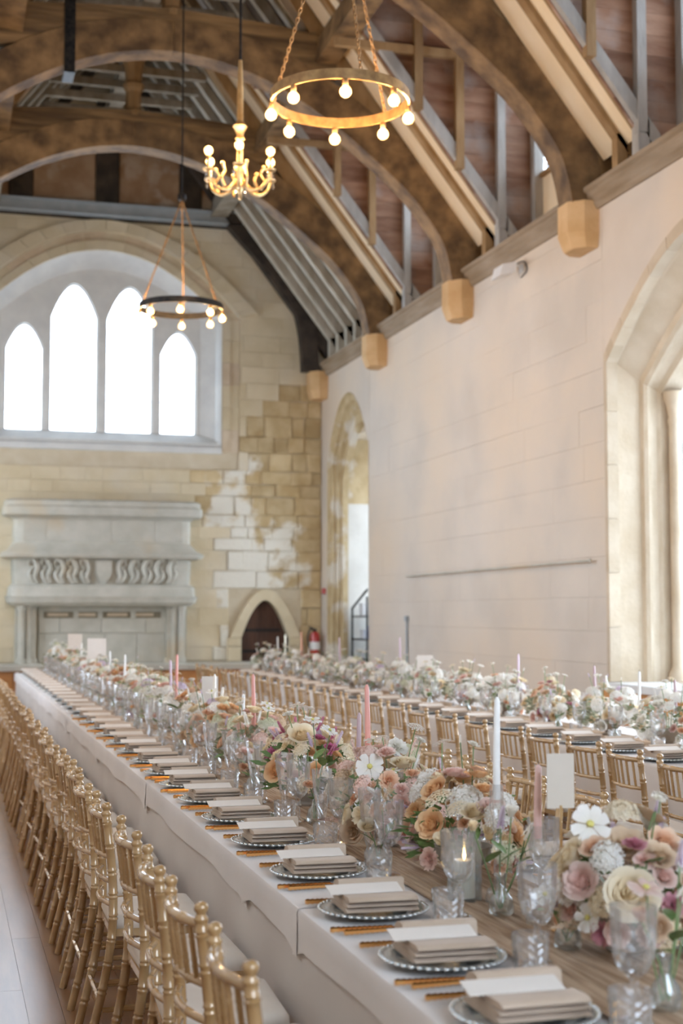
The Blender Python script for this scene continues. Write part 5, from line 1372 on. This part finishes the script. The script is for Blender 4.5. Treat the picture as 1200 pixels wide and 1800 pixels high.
bud_vase(1.50, 2.80, [('closed_bloom', 'peach', -.06, -.01, .20), ('delphinium', 'white', .03, -.02, .24), ('cosmos', 'blush', -.02, .04, .26), ('delphinium', 'lilac', .06, .04, .30), ('closed_bloom', 'white', .05, -.03, .27)], 'glass bud vase with peach bloom at the near end of the aisle table')
bud_vase(1.53, 3.36, [('cosmos', 'white', -.07, -.02, .15), ('hydrangea', 'white', -.02, -.05, .16), ('hydrangea', 'sage', .04, -.03, .15)], 'small glass vase of white cosmos below the cream roses')
bud_vase(1.52, 3.78, [('closed_bloom', 'cream', -.09, -.02, .25), ('closed_bloom', 'white', .04, .02, .28), ('delphinium', 'white', .06, -.03, .22), ('delphinium', 'lilac', .02, .05, .24), ('closed_bloom', 'cream', .08, -.05, .27)], 'glass vase with a pale tulip-like bloom and green leaves beside the pillar candle')
bud_vase(1.43, 4.66, [('rose', 'cream', -.04, -.02, .13), ('astilbe', 'tan', .02, .02, .19), ('carnation', 'blush', .05, -.04, .17)], 'glass vase with tan plume between the peach and wild bowls')
bud_vase(1.46, 5.62, [('carnation', 'peach', -.03, -.02, .16), ('delphinium', 'white', .03, .02, .2), ('cosmos', 'white', .06, -.02, .38), ('cosmos', 'white', .0, .04, .42)], 'glass vase with tall white cosmos stems on the aisle table')
bud_vase(1.44, 6.72, [('carnation', 'peach', -.05, -.03, .12), ('rose', 'blush', -.02, .03, .18), ('hydrangea', 'sage', .03, -.02, .16)], 'glass vase of peach carnation behind the magenta bowl')
bud_vase(1.45, 7.75, [('garden_rose', 'peach', -.04, -.02, .17), ('carnation', 'cream', .03, .02, .2), ('delphinium', 'lilac', .05, -.02, .24)], 'glass vase of peach rose before the golden roses')
k = 0
for y in [8.85 + .95 * q for q in range(11)]:
    c = rf.choice(['apricot', 'peach', 'blush'])
    bud_vase(1.44 + rf.uniform(-.02, .02), y, [('carnation', c, -.04, -.02, .15), ('closed_bloom', 'white', .03, .03, .22), ('hydrangea', 'white', .02, -.04, .18)], f'small glass bud vase on the aisle table, {nth(k)} beyond the golden roses'); k += 1
k = 0
for y in [6.8 + .92 * q for q in range(12)]:
    bud_vase(4.28 + rf.uniform(-.02, .02), y, [('carnation', rf.choice(['peach', 'blush', 'white']), -.03, -.02, .15), ('closed_bloom', 'white', .03, .03, .22), ('hydrangea', rf.choice(['white', 'sage']), .02, -.04, .17)], f'small glass bud vase on the window-side table, {nth(k)} from the near end', 'glass bud vases on the window-side table', .776); k += 1

# ------------------------------------------------------------------ candles and cards
HOLD = MB().lathe([(.035, 0), (.036, .004), (.028, .012), (.010, .018), (.009, .05), (.016, .058), (.010, .066), (.012, .08), (.022, .09), (.020, .115), (.0135, .115), (.0135, .09)], 12).mesh('candle_holder', 'crystal')
def taper(x, y, top, col, label, group='taper candles', zt=.7775, lean=0.0, length=.30):
    t = thing('taper_candle', label, 'candle', (x, y, zt), 0, group)
    base = top - zt - length
    s_ = base / .10
    link('candle_holder', HOLD, t, scale=(1, 1, max(.3, s_)))
    h = length
    obj('wax_taper', MB().tube([(0, 0, base), (lean * .3, 0, base + h * .5), (lean, 0, base + h * .96), (lean, 0, base + h)], [.0115, .0105, .0085, .003], 10), 'wax_' + col, t, smooth=60)
    obj('wick', MB().tube([(lean, 0, base + h - .002), (lean + .001, 0, base + h + .010)], .0012, 5), 'black_plastic', t)
for (x, y, top, col, lb) in TAPERS:
    taper(x, y, top, col, lb, zt=.7775 if x < 3 else .776, lean=.004 * (1 if y % 1 > .5 else -1), length=.30 if top > 1.21 else .2)
mk('kraft_card', (.60, .54, .46), (.64, .58, .50), scale=8, rough=.8)
def place_card(x, y, z0, w_, h, rz, label):
    t = thing('table_card', label, 'card', (x, y, .7775), rz, 'standing table cards')
    obj('card_sheet', MB().box(-w_ / 2, w_ / 2, -.0012, .0012, z0 - .7775, z0 - .7775 + h), 'kraft_card' if y < 3.6 else 'card', t)
    obj('card_stand', MB().lathe([(.03, 0), (.03, .005), (.005, .010), (.004, z0 - .77)], 10, cap1=True), 'chandelier_brass', t)
for a in [(1.60, 3.55, 1.10, .075, .145, -.15, 'blank cream table card standing among the cream rose bowl'), (1.60, 8.76, 1.06, .10, .17, -.2, 'cream table card beside the ivory candle by golden roses'),
          (1.60, 15.52, 1.13, .20, .22, -.1, 'white table card on the far half of the aisle table'), (1.62, 18.38, 1.16, .18, .20, -.1, 'white table card close to the far end of the aisle table'), (4.55, 13.25, 1.02, .16, .19, -.25, 'white table card on the window-side table nearest the conduit'),
          (4.55, 11.15, .98, .14, .14, -.25, 'white table card beside the lilac candle on the window-side table'), (1.70, 3.72, .79, .07, .10, -.3, 'pale blue-grey place card among the vases under the rose bowl')]:
    place_card(*a)
def hurricane(x, y, r_, h, ch, label):
    t = thing('candle_lantern', label, 'candle', (x, y, .7775), 0, 'lit candles in glass')
    obj('glass_cylinder', MB().lathe([(r_, 0), (r_, h), (r_ - .003, h), (r_ - .003, .006)], 20, cap1=True), 'clear_glass', t, smooth=40)
    c = obj('pillar_candle', MB().lathe([(r_ * .62, .006), (r_ * .62, ch - .004), (r_ * .55, ch), (r_ * .3, ch - .004)], 16, cap1=True), 'wax_ivory', t, smooth=40)
    obj('flame', MB().lathe([(.001, ch - .002), (.005, ch + .006), (.006, ch + .012), (.003, ch + .026), (.0006, ch + .036)], 8, cap0=False), 'flame', c, smooth=80)
hurricane(1.50, 4.02, .052, .17, .115, 'lit ivory pillar candle in a glass cylinder beside the pale tulip-like bloom')
hurricane(1.50, 6.88, .040, .15, .085, 'small lit candle in a glass cylinder behind the magenta bowl')
for p_ in ('charger_plate', 'napkin', 'goblet', 'champagne_flute'):
    if not PROTO[p_][1]: bpy.data.objects.remove(PROTO[p_][0])
